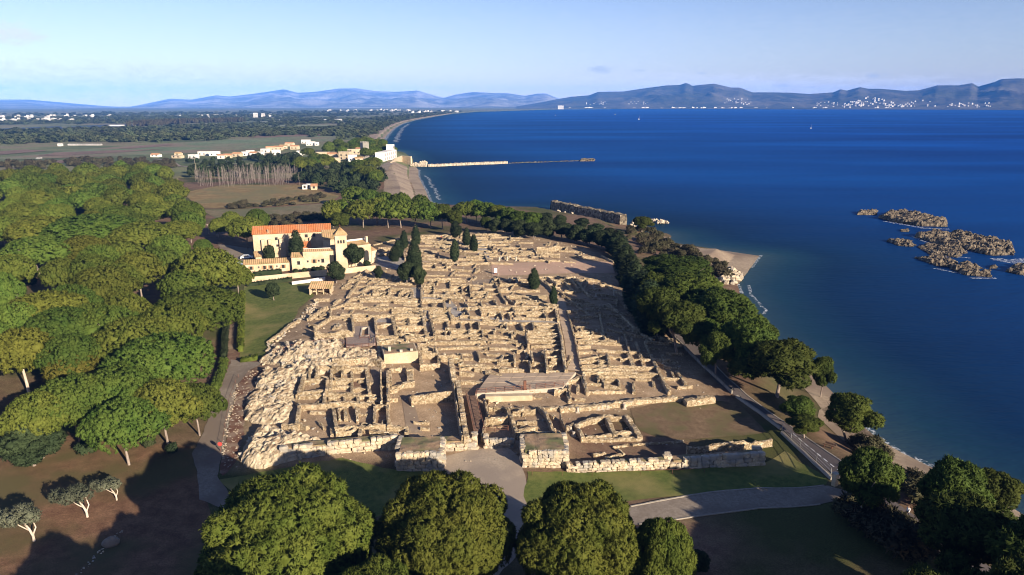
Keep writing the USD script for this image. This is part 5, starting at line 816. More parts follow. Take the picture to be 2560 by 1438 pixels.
sh = thing('shed', 'small open shed with a single pitch of old roof tiles above the lawn', 'shed'); sa, sb = at(774, 738), at(827, 735); s_ = House(sh, sa, sb, 3.6, g1(*sa[:2]), g1(*sa[:2]) + 2.0, None); s_.gable(1.2, M_OLDTILE, mono=True)
s_.box(0, s_.L, 3.3, 3.6, s_.z0 - .5, s_.z1 + 1.1, M_WALL, 'back_wall'); s_.box(0, .3, 0, 3.3, s_.z0 - .5, s_.z1 - .1, M_WALL, 'side_wall'); s_.box(s_.L - .3, s_.L, 0, 3.3, s_.z0 - .5, s_.z1 - .1, M_WALL, 'side_wall')
for q in (.33, .66): s_.box(s_.L * q - .15, s_.L * q + .15, 0, .3, s_.z0 - .5, s_.z1 - .1, M_WALL, 'pier')
M_CARW = mat('white_car_paint', {'p': ('principled_bsdf', {'base_color': (.7, .7, .7), 'roughness': .25})}); M_CARB = mat('blue_grey_car_paint', {'p': ('principled_bsdf', {'base_color': (.25, .32, .42), 'roughness': .25})}); M_TYRE = mat('tyre_rubber', {'p': ('principled_bsdf', {'base_color': (.02, .02, .02), 'roughness': .8})})
def car(px, py, m, label, rz):
    p = at(px, py); t = thing('parked_car', label, 'car', p, rz); prof = Polygon([(-2.1, .35), (2.1, .35), (2.15, .75), (1.3, .9), (.6, 1.42), (-1.1, 1.45), (-1.9, .95), (-2.15, .85)]); b = trimesh.creation.extrude_polygon(prof, 1.7, engine='earcut'); b.apply_transform(trimesh.transformations.rotation_matrix(math.pi / 2, [1, 0, 0])); b.apply_translation([0, .85, 0]); obj('body', b, m, t)
    g = trimesh.creation.extrude_polygon(Polygon([(1.0, .95), (.55, 1.36), (-1.05, 1.38), (-1.55, .98)]), 1.74, engine='earcut'); g.apply_transform(trimesh.transformations.rotation_matrix(math.pi / 2, [1, 0, 0])); g.apply_translation([0, .87, 0]); obj('window', g, M_DARK, t)
    for x in (-1.3, 1.3):
        for y in (-.8, .8):
            c = trimesh.creation.cylinder(.33, .2, sections=14); c.apply_transform(trimesh.transformations.rotation_matrix(math.pi / 2, [1, 0, 0])); c.apply_translation([x, y, .33]); obj('wheel', c, M_TYRE, t)
car(617, 647, M_CARW, 'white car parked beside the monastery wall', 15); car(606, 664, M_CARB, 'blue grey car parked near the end of the low monastery wing', 30); car(568, 660, M_CARW, 'white car half hidden by pines at the edge of the car park', 80)
# ------------------------------------------------------------ the village on the point
VM = [(n, at(*p)) for n, p in [('the grey crenellated tower', (920, 390)), ('the white seafront hotel', (978, 402)), ('the road into the village', (410, 400)), ('the bare poplar grove', (610, 465)), ('the far green field', (640, 360)), ('the crown of the wooded headland', (830, 360))]]
RV = random.Random(4)
def villa(px, py, wpx, hm, m, roof, depth=7.0, rz=None, desc=None, group='village houses', z=None, floors=None):
    p = at(px, py) if z is None else flat(px, py, z); BUSY.append((p[0], p[1], 9)); q_ = p[:2] * (1 - 13 / np.hypot(*p[:2])); BUSY.append((q_[0], q_[1], 8)); L = span(wpx, p[0], p[1], 5); a = RV.uniform(-.25, .25) if rz is None else rz; A = p[:2] - np.array([math.cos(a), math.sin(a)]) * L / 2; B = p[:2] + np.array([math.cos(a), math.sin(a)]) * L / 2
    t = thing('village_house', None, None); hs = House(t, A, B, depth, p[2], p[2] + hm, m)
    if roof == 'flat': hs.box(-.1, hs.L + .1, -.1, hs.D + .1, hs.z1, hs.z1 + .35, m, 'parapet')
    else: hs.gable(1.3, M_PALETILE if roof == 'red' else M_OLDTILE)
    for f in range(floors or max(int(hm / 3), 1)):
        for q in range(max(int(L / 4), 1)): hs.window(L * (q + .5) / max(int(L / 4), 1), p[2] + 1.0 + 3 * f, 1.2, 1.4, frame=False)
    label_later(t, desc or f"{'white' if m is M_WHITEWALL else 'cream'} {'flat roofed' if roof == 'flat' else 'tiled'} village house", p, VM, 'house', group); return t
for px, py, w, h, m, r in [(386, 391, 26, 3.2, 'w', 'red'), (440, 394, 30, 3, 'c', 'flat'), (443, 388, 18, 3.4, 'c', 'old'), (480, 395, 25, 5, 'w', 'flat'), (475, 400, 14, 3, 'w', 'flat'), (505, 387, 26, 5, 'w', 'flat'), (536, 388, 30, 5.5, 'w', 'flat'), (552, 395, 20, 4, 'w', 'red'), (568, 394, 24, 4, 'c', 'red'), (590, 390, 26, 4, 'c', 'red'), (612, 388, 20, 5, 'w', 'flat'), (632, 388, 20, 4, 'w', 'red'),
        (622, 382, 18, 4, 'w', 'flat'), (645, 386, 22, 4, 'w', 'flat'), (660, 380, 22, 5, 'w', 'flat'), (676, 375, 26, 5, 'c', 'red'), (696, 374, 26, 5, 'c', 'red'), (690, 385, 24, 6, 'w', 'flat'), (708, 371, 22, 5, 'c', 'old'), (722, 364, 26, 5, 'c', 'red'), (735, 372, 24, 5, 'c', 'red'), (764, 357, 26, 6, 'w', 'flat'), (776, 362, 26, 6, 'w', 'flat'), (792, 362, 12, 5, 'w', 'flat'), (752, 386, 24, 5, 'w', 'flat'), (742, 390, 16, 4, 'w', 'flat'),
        (786, 397, 24, 5, 'w', 'flat'), (806, 392, 36, 6, 'c', 'flat'), (830, 396, 30, 6, 'c', 'red'), (812, 404, 30, 5, 'c', 'flat'), (838, 405, 22, 5, 'c', 'flat'), (860, 398, 34, 9, 'c', 'flat'), (876, 391, 38, 9, 'c', 'flat'), (882, 402, 26, 7, 'w', 'flat'), (902, 384, 30, 7, 'c', 'red'), (944, 386, 30, 6, 'c', 'flat'), (898, 403, 24, 4, 'c', 'old'), (770, 470, 18, 3, 'w', 'flat'), (785, 473, 18, 3, 'c', 'red'), (762, 472, 14, 3, 'w', 'flat')]:
    villa(px, py + 2, w * .82, h * .85, M_WHITEWALL if m == 'w' else M_CREAM, r)
t = thing('tower', 'square grey crenellated tower rising above the village trees', 'tower'); A, B = at(909, 399), at(924, 398); M_TOWER = noisy('grey_masonry', (.16, .15, .13), (.22, .2, .17), scale=.5); h = House(t, A, B, 7, g1(*A[:2]), g1(*A[:2]) + 16.5, M_TOWER)
for k in range(4): h.box(h.L * k / 4 + .2, h.L * k / 4 + 1.2, -.05, .6, h.z1, h.z1 + 1.0, M_TOWER, 'merlon'); h.box(h.L * k / 4 + .2, h.L * k / 4 + 1.2, 6.4, 7.05, h.z1, h.z1 + 1.0, M_TOWER, 'merlon')
BUSY += [(*flat(915, 402, 8)[:2], 10), (*flat(912, 412, 8)[:2], 9), (*flat(976, 408, 6)[:2], 14), (*flat(972, 420, 6)[:2], 12)]
t = thing('hotel', 'white seafront hotel with arched galleries at the tip of the headland', 'building'); A, B = at(961, 404), at(992, 403); h = House(t, A, B, 9, g1(*A[:2]), g1(*A[:2]) + 8.5, M_WHITEWALL); h.box(h.L - 6, h.L, 2, 9, h.z1, h.z1 + 5.5, M_WHITEWALL, 'upper_storey')
for f in range(2):
    for q in range(6): h.arch(h.L * (q + .5) / 6, h.z0 + .8 + 4 * f, 1.5, 2.8, name='arch')
for q in range(2): h.arch(h.L - 4.4 + 2.8 * q, h.z1 + 1.2, 1.3, 2.6, v=2.0)
A, B = at(966, 418), at(1028, 404); 
def free_wall(name, label, pts, top, t, m, cat='wall'):
    q = [flat(*p)[:2] for p in pts]; base = 0.0; return obj(name, wall_mesh(q, top, t, seed=3, step=2, rough=.05, worn=0, zf=lambda x, y: 0 * x, sink=2), m, label=label, cat=cat, kind='thing')
free_wall('sea_wall', 'tall cream sea wall below the headland road', [(978, 428), (990, 416), (1005, 410), (1029, 412)], 8.5, 2.0, M_CREAM); free_wall('sea_wall', 'cream ramp wall along the road above the cove beach', [(968, 446), (972, 434), (980, 424)], 4.0, 1.5, M_CREAM)
strip('village_road', [(385, 398), (410, 400), (432, 408), (445, 416), (520, 420)], 6, M_TRACK, lift=.3, rag=0); strip('village_road', [(958, 430), (963, 418), (975, 410)], 8, M_TRACK, lift=1.0, rag=0)
# ------------------------------------------------------------ mole, breakwater, rocks in the sea
def blocky_pier(name, label, pts, top, t, m, step, seed, worn=.3, rough=.5):
    q = [flat(*p)[:2] for p in pts]; return obj(name, wall_mesh(q, top, t, seed=seed, step=step, rough=rough, worn=worn, zf=lambda x, y: 0 * x, sink=2), m, label=label, cat='breakwater', kind='thing')
M_MOLE = stone_material('mole_masonry', [(0, (.05, .042, .034)), (.4, (.11, .092, .07)), (1, (.24, .205, .155))], scale=.8, joint=.4)
blocky_pier('stone_mole', 'ancient stone mole, a tall straight wall of rough masonry at the water edge', [(1384, 524), (1420, 533), (1470, 544), (1520, 555), (1558, 563)], 5.8, 5.0, M_MOLE, 1.1, 4, .12, .22)
M_JETTY = noisy('breakwater_block', (.32, .26, .19), (.44, .37, .285), scale=.6, bump=.6)
t = thing('breakwater', 'long breakwater of pale concrete blocks reaching out from the headland', 'breakwater')
q = LineString([flat(*p)[:2] for p in [(1030, 416), (1070, 417), (1160, 413), (1268, 409)]]); n = 64
for k in range(n):
    p = np.array(q.interpolate((k + .5) / n, True).coords[0]); p2 = np.array(q.interpolate(min((k + .9) / n, 1), True).coords[0]); a = math.atan2(*(p2 - p)[::-1]); b = stone_block(q.length / n * .95, 5.5, 4.0, .1); b.apply_transform(trimesh.transformations.rotation_matrix(a, [0, 0, 1])); b.apply_translation([p[0], p[1], .55 + RB.uniform(-.25, .25)]); obj('block', b, M_JETTY, t)
blocky_pier('breakwater', 'low dark line of awash rocks beyond the pale breakwater', [(1272, 408.5), (1340, 406.5), (1400, 404), (1450, 402.5)], .9, 3.0, noisy('wet_rock', (.03, .028, .025), (.07, .06, .05), scale=.5, rough=.5), 2.0, 9, .9, .4)
def islet(label, pts, h, seed, step=.9, **kw): rock('sea_rock', label, [flat(*p)[:2] for p in pts], h * .5, seed, M_SEAROCK, step=step * .8, strata=.5, world=True, base=0.0, peaks=1.3, frag=1.7 if h < 4 else .6, **kw)
islet('pale rock islet at the end of the breakwater', [(1448, 404), (1485, 403.5), (1487, 399.5), (1452, 400)], 3, 31, 1.5)
islet('small dark flat rock, farthest left of the sea rocks', [(2142, 538), (2190, 538), (2195, 527), (2150, 529)], 2.4, 32)
islet('long ribbed rock ridge rising from the sea with white surf at its foot', [(2195, 545), (2235, 556), (2300, 566), (2368, 568), (2366, 552), (2320, 545), (2280, 535), (2230, 534)], 5, 33)
islet('wide jumbled reef of brown rocks with pale boulders', [(2285, 592), (2330, 608), (2380, 625), (2440, 632), (2480, 640), (2538, 640), (2530, 612), (2490, 602), (2440, 588), (2380, 580), (2330, 582)], 3.2, 34, .7)
islet('small cluster of pale boulders nearest the sandy spit', [(2216, 604), (2245, 615), (2290, 618), (2280, 602), (2240, 598)], 1.8, 35, .6)
islet('scattered low reef between the boulder cluster and the jumbled reef', [(2290, 618), (2330, 640), (2390, 645), (2420, 632), (2360, 618), (2320, 610)], 1.4, 36, .6)
islet('line of low knobbly rocks in front of the reef', [(2285, 645), (2340, 665), (2400, 672), (2395, 655), (2340, 644)], 1.7, 37, .6)
islet('dark pointed rocks at the near end of the reef', [(2375, 672), (2410, 688), (2478, 694), (2476, 676), (2430, 664), (2395, 662)], 2.6, 38, .6)
islet('rounded dark rock cut by the edge of the picture', [(2515, 680), (2560, 690), (2620, 690), (2610, 668), (2540, 664)], 2.6, 39, .7)
islet('lone small dark rock in the channel behind the reef', [(2474, 672), (2492, 672), (2490, 664), (2476, 665)], 1.0, 40, .6)
islet('tiny pale rocks awash between the long ridge and the reef', [(2250, 580), (2275, 580), (2270, 574), (2252, 575)], .9, 41, .6)
for pts, w in [([(2215, 554), (2260, 562), (2310, 571), (2366, 573)], 1.6), ([(2500, 650), (2530, 655), (2575, 650)], 3.5), ([(2278, 590), (2330, 612)], .8), ([(2360, 640), (2420, 645)], 1.0), ([(2430, 696), (2485, 696)], 1.0), ([(2340, 672), (2400, 684)], .9)]:
    v = drape(LineString([flat(*p)[:2] for p in pts]).buffer(w), 0, 4, zf=lambda x, y: np.full(len(x), .07)); obj('foam', v, M_FOAM, kind='stuff')
def rubble_heap(label, pts, n, r0, r1, seed, up=1.0, m=M_BIGSTONE):
    rg = np.random.default_rng(seed); P = poly_px(pts); x0, y0, x1, y1 = P.bounds; t = thing('boulder_heap', label, 'boulders'); k = 0
    while k < n:
        x, y = rg.uniform(x0, x1), rg.uniform(y0, y1)
        if not P.contains(Point(x, y)): continue
        r = rg.uniform(r0, r1); b = stone_block(r * 2, r * 1.7, r * 1.5, .2); b.apply_transform(trimesh.transformations.random_rotation_matrix(rg.random(3))); b.apply_translation([x, y, max(g1(x, y), 0) + r * .3 + rg.uniform(0, up) * min(P.exterior.distance(Point(x, y)) / 3, 1)]); obj('boulder', b, m, t); k += 1
rubble_heap('heap of pale armour boulders at the root of the sandy spit', [(1785, 712), (1800, 685), (1825, 670), (1850, 685), (1858, 700), (1835, 712)], 130, .35, .9, 3, 1.6)
rubble_heap('pale boulders beside the pine at the end of the old mole', [(1574, 565), (1590, 555), (1592, 572)], 10, .4, .9, 4, 1.0, M_JETTY); rubble_heap('tongue of boulders running into the sea right of the lone pine', [(1620, 575), (1668, 580), (1672, 574), (1632, 566)], 26, .4, .9, 5, 1.0, M_JETTY); rubble_heap('pale boulders at the landward end of the old mole', [(1392, 534), (1440, 540), (1436, 530), (1400, 527)], 16, .3, .7, 6, 1.0, M_JETTY); rubble_heap('boulders where the breakwater meets the cove', [(1030, 416), (1062, 422), (1068, 414), (1036, 410)], 40, .8, 1.8, 7)
# ------------------------------------------------------------ two people
from manifold3d import Manifold
M_SKIN = mat('skin', {'p': ('principled_bsdf', {'base_color': (.45, .27, .18), 'roughness': .55})}); M_SHIRT = noisy('white_shirt', (.66, .66, .68), (.74, .74, .76), scale=8); M_REDJACKET = noisy('red_jacket', (.50, .06, .05), (.58, .09, .07), scale=8); M_TROUSER = noisy('dark_trousers', (.03, .032, .04), (.05, .052, .06), scale=8); M_HAIR = noisy('dark_hair', (.03, .02, .015), (.06, .04, .03), scale=20)
def hull_chain(bones, J, R, grow=0.0, fine=.025):
    out = Manifold()
    for a, b in bones:
        s = [Manifold.sphere(R[k] + grow, 14).translate([float(x) for x in J[k]]) for k in (a, b)]; out += Manifold.batch_hull(s)
    m = out.refine_to_length(fine).to_mesh(); t = trimesh.Trimesh(m.vert_properties[:, :3], m.tri_verts); trimesh.smoothing.filter_taubin(t, iterations=8); return t
def person(label, loc, rz, J, shirt):
    R = dict(head=.1, chin=.075, neck=.055, chest=.15, belly=.135, hip=.14, sl=.06, sr=.06, el=.042, er=.042, wl=.03, wr=.03, hl=.085, hr=.085, kl=.058, kr=.058, al=.04, ar=.04, tl=.032, tr=.032, nose=.016, pl=.026, pr=.026)
    J = {k: np.array(v, float) for k, v in J.items()}; face = J['face']; J['chin'] = J['head'] + face * .035 - [0, 0, .09]; J['nose'] = J['head'] + face * .105 - [0, 0, .02]
    body = [('head', 'chin'), ('head', 'nose'), ('chin', 'neck'), ('neck', 'chest'), ('chest', 'belly'), ('belly', 'hip'), ('chest', 'sl'), ('chest', 'sr'), ('sl', 'el'), ('sr', 'er'), ('el', 'wl'), ('er', 'wr'), ('hip', 'hl'), ('hip', 'hr'), ('hl', 'kl'), ('hr', 'kr'), ('kl', 'al'), ('kr', 'ar'), ('al', 'tl'), ('ar', 'tr')]
    for s in 'lr':
        w, e = J['w' + s], J['e' + s]; d = (w - e) / np.linalg.norm(w - e); J['p' + s] = w + d * .07; body.append(('w' + s, 'p' + s)); across = np.cross(d, [0, 0, 1.0]) if abs(d[2]) < .9 else np.array([0, 1.0, 0]); across /= np.linalg.norm(across)
        for k in range(5):
            o = across * (k - 1.5) * .018 if k < 4 else across * -.045; root, mid, tip = f'f{s}{k}a', f'f{s}{k}b', f'f{s}{k}c'; L = (.034, .042, .038, .03, .026)[k]; J[root] = J['p' + s] + o * (1 if k < 4 else .5) - (0 if k < 4 else d * .04); J[mid] = J[root] + d * L + (o if k == 4 else 0); J[tip] = J[mid] + d * L * .8 + np.array([0, 0, -.008])
            for n in (root, mid, tip): R[n] = .009
            body += [(root, mid), (mid, tip)]
    t = thing('person', label, 'person', loc, rz); obj('body', hull_chain(body, J, R, fine=.02), M_SKIN, t, smooth=True)
    obj('shirt', hull_chain([b for b in body if set(b) <= {'neck', 'chest', 'belly', 'hip', 'sl', 'sr', 'el', 'er'} and 'neck' not in b] + [('el', 'wl'), ('er', 'wr')], J, R, .016), shirt, t, smooth=True)
    obj('trousers', hull_chain([('hip', 'hl'), ('hip', 'hr'), ('hl', 'kl'), ('hr', 'kr'), ('kl', 'al'), ('kr', 'ar')], J, R, .018), M_TROUSER, t, smooth=True); obj('shoes', hull_chain([('al', 'tl'), ('ar', 'tr')], J, {**R, 'al': .045, 'ar': .045, 'tl': .042, 'tr': .042}, .008), M_HAIR, t, smooth=True)
    J['hb'] = J['head'] - face * .03 + [0, 0, .025]; J['hc'] = J['head'] - face * .05 - [0, 0, .04]; obj('hair', hull_chain([('hb', 'hc')], J, {'hb': .1, 'hc': .085}), M_HAIR, t, smooth=True)
    for s in (-1, 1): e = trimesh.creation.icosphere(1, .012); e.apply_translation(J['head'] + face * .092 + np.array([-face[1], face[0], 0]) * .035 * s + [0, 0, .012]); obj('eye', e, M_DARK, t)
walk = dict(face=(1, 0, 0), head=(.05, 0, 1.6), neck=(.02, 0, 1.44), chest=(0, 0, 1.28), belly=(-.01, 0, 1.08), hip=(0, 0, .93), sl=(0, .19, 1.36), sr=(0, -.19, 1.36), el=(.1, .24, 1.1), er=(-.14, -.24, 1.1), wl=(.28, .22, .93), wr=(-.08, -.26, .85), hl=(0, .09, .88), hr=(0, -.09, .88), kl=(-.06, .09, .48), kr=(.2, -.09, .5), al=(-.3, .09, .14), ar=(.22, -.09, .08), tl=(-.18, .09, .04), tr=(.38, -.09, .04))
stoop = dict(face=(.94, 0, -.34), head=(.42, 0, 1.0), neck=(.32, 0, .93), chest=(.2, 0, .84), belly=(.06, 0, .68), hip=(-.08, 0, .52), sl=(.22, .19, .88), sr=(.22, -.19, .88), el=(.36, .26, .62), er=(.36, -.26, .62), wl=(.52, .16, .42), wr=(.52, -.16, .42), hl=(-.06, .1, .48), hr=(-.06, -.1, .48), kl=(.3, .16, .46), kr=(.3, -.16, .46), al=(-.02, .13, .08), ar=(-.02, -.13, .08), tl=(.12, .14, .04), tr=(.12, -.14, .04))
p = at(2268, 1293); person('person in white shirt and dark trousers walking along the shaded promenade', p + [0, 0, .08], 215, walk, M_SHIRT)
p = at(1104, 597); person('person in red jacket crouching among the far ruined walls', p, 250, stoop, M_REDJACKET)
# ------------------------------------------------------------ the rest of the planting
COASTP = 'ragged coast pines'
for px, py, w, h, d in [(1690, 646, 200, 11, 'broad bright green pine with bare pale limbs showing'), (1728, 692, 215, 13.5, 'large dark lobed pine'), (1810, 736, 205, 13.5, 'large lobed pine on the seaward side'), (1872, 806, 170, 12.5, 'lobed pine leaning over the shore'), (1797, 836, 95, 10, 'small crowned pine on slender trunks beside the promenade'), (1905, 812, 90, 9, 'loose outer pine leaning to the sea'), (1955, 864, 205, 11.5, 'broad full pine between promenade and sea'), (2062, 898, 70, 9, 'narrow pine tucked behind the broad full one'),
        (2000, 998, 95, 5.5, 'low dark spreading pine'), (2016, 1046, 90, 4, 'low pine hanging over the promenade'), (2130, 997, 145, 9, 'lone pine on a curved pale trunk above the beach'), (2182, 1138, 160, 11.5, 'sunlit pine beside the promenade gate'), (2395, 1168, 185, 11, 'spreading dark pine in the corner by the sea'), (2500, 1192, 130, 8, 'pale green pine at the edge of the sea'), (2425, 1262, 270, 12, 'wide pine sprawling over the corner of the promenade'),
        (1650, 725, 120, 13, 'dark pine on the ruins side of the coast row'), (1640, 690, 110, 12, 'dark pine on the ruins side of the coast row'), (1700, 760, 150, 13, 'dark pine at the landward side of the coast row'), (1606, 544, 56, 7.5, 'lone bright pine on the rocky point')]:
    tree_top('coast_pine', px, py, w, h, d, base_w=14.5, group=None, name='coast_pine')
for px, py, w, h in [(2640, 1330, 300, 14), (2570, 1420, 240, 12), (2330, 1450, 220, 9), (2480, 1520, 260, 13), (2720, 1500, 300, 12), (2300, 1560, 220, 11), (2050, 1640, 240, 14), (2560, 1650, 300, 15), (2900, 1420, 300, 12)]:
    tree_top('coast_pine', px, py, w, h, 'dark shaded pine', base_w=14.5, name='coast_pine', group='pines in the shaded corner')
for px, py, w, h in [(560, 1480, 380, 15), (820, 1560, 400, 15), (1250, 1540, 380, 14), (1560, 1530, 330, 13), (300, 1640, 420, 17)]:
    x, y = top_at(px, py, h); plant('front_pine', x, y, h, span(w, x, y, h * .75), 'pine just below the front row', name='front_pine', base_w=17.5, group='pines below the front row')
for px, py, w, h, lab in [(700, 1204, 425, 16.5, 'largest pine of the front row, its crown before the left bastion'), (1112, 1206, 340, 15.5, 'big round pine of the front row, its top before the gravel entrance'), (1448, 1222, 320, 15, 'big pine of the front row before the front lawn, right of the entrance'), (1655, 1305, 175, 12, 'slimmer pine of the front row beside the service road'), (925, 1425, 280, 12, 'low pine filling the gap between the two biggest front pines')]:
    x, y = top_at(px, py, h * .98); plant('front_pine', x, y, h, span(w, x, y, h * .6), name='front_pine', base_w=17, label=lab); BUSY.append((x, y, 7))
tree_top('round_tree', 1748, 1386, 66, 2.6, '', base_w=7.6, base_h=8, name='round_bush', label='small round dark bush alone on the pale ground beside the slim front pine')
tree_top('round_tree', 68, 1066, 150, 7, '', base_w=7.6, base_h=8, name='oak_tree', label='dark dense holm oak at the head of the brown meadow')
for px, py, s, lab in [(68, 1352, 1.0, 'silvery olive tree, lowest of the three on the brown meadow'), (203, 1292, .95, 'silvery olive with forked pale trunk, middle of the three on the meadow'), (281, 1250, .7, 'small leaning olive, topmost of the three on the meadow')]:
    p = at(px, py); plant('olive_tree', p[0], p[1], 4.6 * s, 5.2 * s, name='olive_tree', base_h=4.6, base_w=5.2, label=lab, rz=20)
CYP = [(1139, 555, 26, 6.2, 'tall cypress at the far edge of the ruins before the pine belt'), (1039, 566, 20, 7.2, 'slim cypress standing highest left of the lane head'), (1009, 578, 18, 6.6, 'slim cypress just left of the tallest one'), (995, 602, 24, 6, 'cypress beside the forecourt wall'), (985, 618, 24, 5, 'short cypress standing on the grey forecourt'), (1166, 572, 19, 6.5, 'cypress with a double tip beside the upper lane'), (1184, 588, 19, 6.4, 'cypress at the edge of the upper lane'), (1136, 602, 21, 7.2, 'lone cypress in the middle of the upper rooms'),
       (1335, 673, 26, 6.2, 'two lobed cypress below the red earth square'), (1384, 717, 18, 5.6, 'narrow cypress beside the paved street'), (1034, 605, 34, 10.5, 'tall pointed cypress rising out of the dark evergreen clump'), (738, 580, 34, 10, 'cypress in the monastery court')]
for px, py, w, h, lab in CYP:
    x, y = top_at(px, py, h); plant('cypress', x, y, h, span(w, x, y, h / 2) * 1.1, name='cypress', base_h=9, base_w=3.1, label=lab)
for px, py, w, h in [(1545, 578, 40, 8.5), (1556, 596, 42, 8.5), (1564, 616, 46, 9), (1577, 640, 52, 10), (1592, 662, 56, 11.5), (1606, 684, 62, 11.5), (1625, 708, 66, 11.5), (1640, 735, 70, 11)]:
    x, y = top_at(px, py, h); plant('cypress', x, y, h, span(w, x, y, h / 2) * 1.25, 'dark broad evergreen in the coast row', name='evergreen_tree', base_h=9, base_w=3.1, group='dark evergreens along the ruins')
for px, py, w, h, lab in [(1016, 655, 50, 7, 'dark round laurel in the clump left of the twin cypresses'), (1046, 668, 40, 6, 'dark round laurel at the foot of the pointed cypress'), (885, 612, 54, 8, 'green round tree before the right wing of the monastery'), (838, 657, 54, 6.4, 'dark round tree in front of the garden wall'), (681, 707, 40, 5.2, 'small tree alone on the green lawn'), (672, 616, 38, 6.5, 'bushy tree in the monastery court beside the buttresses'), (945, 668, 26, 4, 'loose dark shrub beside the garden wall end'), (917, 652, 24, 2.4, 'yellowish shrub below the arched window')]:
    x, y = top_at(px, py, h); plant('round_tree', x, y, h, span(w, x, y, h / 2), name='round_tree', base_h=8, base_w=7.8, label=lab)
for k, px in enumerate((740, 761, 783, 794, 806)):
    p = at(px, 684 - (px - 740) * .09); plant('green_bush', p[0], p[1], 1.6, 2.0, 'clipped round bush', name='round_bush', base_h=2.2, base_w=3.6, group='clipped bushes before the monastery')
def hedge(name, label, pts, w, h, m=M_HEDGE, dens=9, seed=0):
    q = np.array([at(*p)[:2] for p in pts]); l = LineString(q); rg = np.random.default_rng(seed); n = int(l.length * dens); P, N = [], []
    for k in range(n):
        s = rg.uniform(0, l.length); c = np.array(l.interpolate(s).coords[0]); e = np.array(l.interpolate(min(s + .3, l.length)).coords[0]) - np.array(l.interpolate(max(s - .3, 0)).coords[0]); e /= np.linalg.norm(e) + 1e-9; nn = np.array([-e[1], e[0]]); a = rg.uniform(-1, 1); side = rg.random() < .45
        o, z, nr = ((np.sign(a) * w / 2, rg.uniform(.1, 1) * h, [*(nn * np.sign(a)), .2]) if side else (a * w / 2, h, [0, 0, 1])); p = c + nn * o; P.append([p[0], p[1], g1(*p) + z]); N.append(nr)
    v, f, nr = clumps(np.array(P), np.array(N, float), .22, 9, .3, .09, rg); b = wall_mesh(q, h * .92, w * .9, seed=seed, step=1.5, rough=.05, worn=0); bv = np.array(b.vertices)
    obj(name, (np.vstack([v, bv]), np.vstack([f, b.faces + len(v)])), m, normals=np.vstack([nr, np.array(b.vertex_normals)]), label=label, cat='hedge', kind='thing')
hedge('hedge', 'bright clipped hedge along the left edge of the green lawn', [(607, 738), (604, 800), (602, 880)], 1.2, 1.4, seed=1); hedge('hedge', 'dark clipped hedge on the far side of the hedge walk', [(572, 752), (566, 830), (560, 900)], 1.2, 1.5, M_OAK, seed=2)
hedge('hedge', 'curved dark green hedge between the pines and the gravel track', [(562, 905), (556, 935), (545, 965), (535, 985)], 1.4, 1.4, M_PINE, seed=3); hedge('hedge', 'low leafy hedge under the garden wall at the head of the lawn', [(618, 716), (680, 708), (730, 702)], 1.6, 1.0, M_OAK, seed=4); hedge('hedge', 'row of dark shrubs under the low monastery wing', [(634, 694), (665, 690), (705, 686)], 1.6, 1.9, M_OAK, seed=5)
hedge('hedge', 'short bright hedge at the near end of the green lawn', [(603, 905), (625, 902), (645, 898)], 1.3, .9, seed=6)
for px, py, s in [(430, 1130, 1.0), (372, 1118, .9), (220, 1130, 1.6), (245, 1100, 1.2), (70, 715, 2.0), (20, 735, 2.0), (45, 700, 1.4)]:
    p = at(px, py); plant('green_bush', p[0], p[1], 1.5 * s, 2.4 * s, 'rounded green shrub', name='shrub_bush', base_h=2.2, base_w=3.6, group=None)
# belt of pines behind the ruins and the scrub of the point
BELT = 'pines of the belt behind the ruins'
for px, py, w, h in [(865, 502, 80, 12), (850, 535, 60, 9), (905, 505, 80, 12), (940, 500, 70, 12), (968, 506, 60, 12), (1000, 506, 75, 12), (1035, 508, 75, 11.5), (1075, 510, 70, 11.5), (1105, 514, 60, 11), (1136, 528, 50, 9.5), (1165, 508, 60, 10), (1190, 504, 50, 10), (1215, 510, 60, 10), (1245, 516, 60, 9.5), (1270, 522, 60, 9.5), (1215, 545, 36, 7), (1300, 530, 60, 9), (1330, 533, 60, 9), (960, 484, 50, 12), (1000, 486, 50, 12), (1050, 490, 40, 11), (830, 505, 50, 12), (885, 470, 60, 11), (925, 478, 50, 11)]:
    tree_top('umbrella_pine_far' if py < 512 else 'coast_pine', px, py, w, h, 'pine of the belt', group=BELT, base_w=15, name='belt_pine')
for px, py, w, h in [(1300, 555, 50, 7), (1335, 558, 54, 7), (1370, 552, 56, 7.5), (1405, 556, 56, 7), (1440, 566, 60, 7), (1475, 572, 60, 7), (1505, 580, 60, 7), (1535, 600, 50, 6.5), (1365, 535, 50, 6), (1400, 540, 40, 5), (1270, 550, 44, 7), (1455, 548, 44, 4.5), (1490, 560, 44, 5), (1525, 572, 40, 5), (1240, 548, 40, 7)]:
    tree_top('round_tree', px, py, w, h, 'dark bushy tree on the seaward path', base_h=8, base_w=7.6, name='bushy_tree', group='dark bushy trees behind the ruins')
SCRUB = poly_px([(1560, 585), (1610, 575), (1650, 592), (1690, 618), (1760, 640), (1800, 660), (1830, 680), (1780, 690), (1720, 660), (1640, 640), (1590, 640)])
x0, y0, x1, y1 = SCRUB.bounds; k = 0
while k < 60:
    x, y = RT.uniform(x0, x1), RT.uniform(y0, y1)
    if SCRUB.contains(Point(x, y)):
        s = RT.uniform(.7, 1.6); plant('scrub_bush', x, y, 2.0 * s, 3.6 * s, 'dry brown scrub bush', name='scrub_bush', base_h=2.4, base_w=3.8, group='scrub bushes on the point'); k += 1
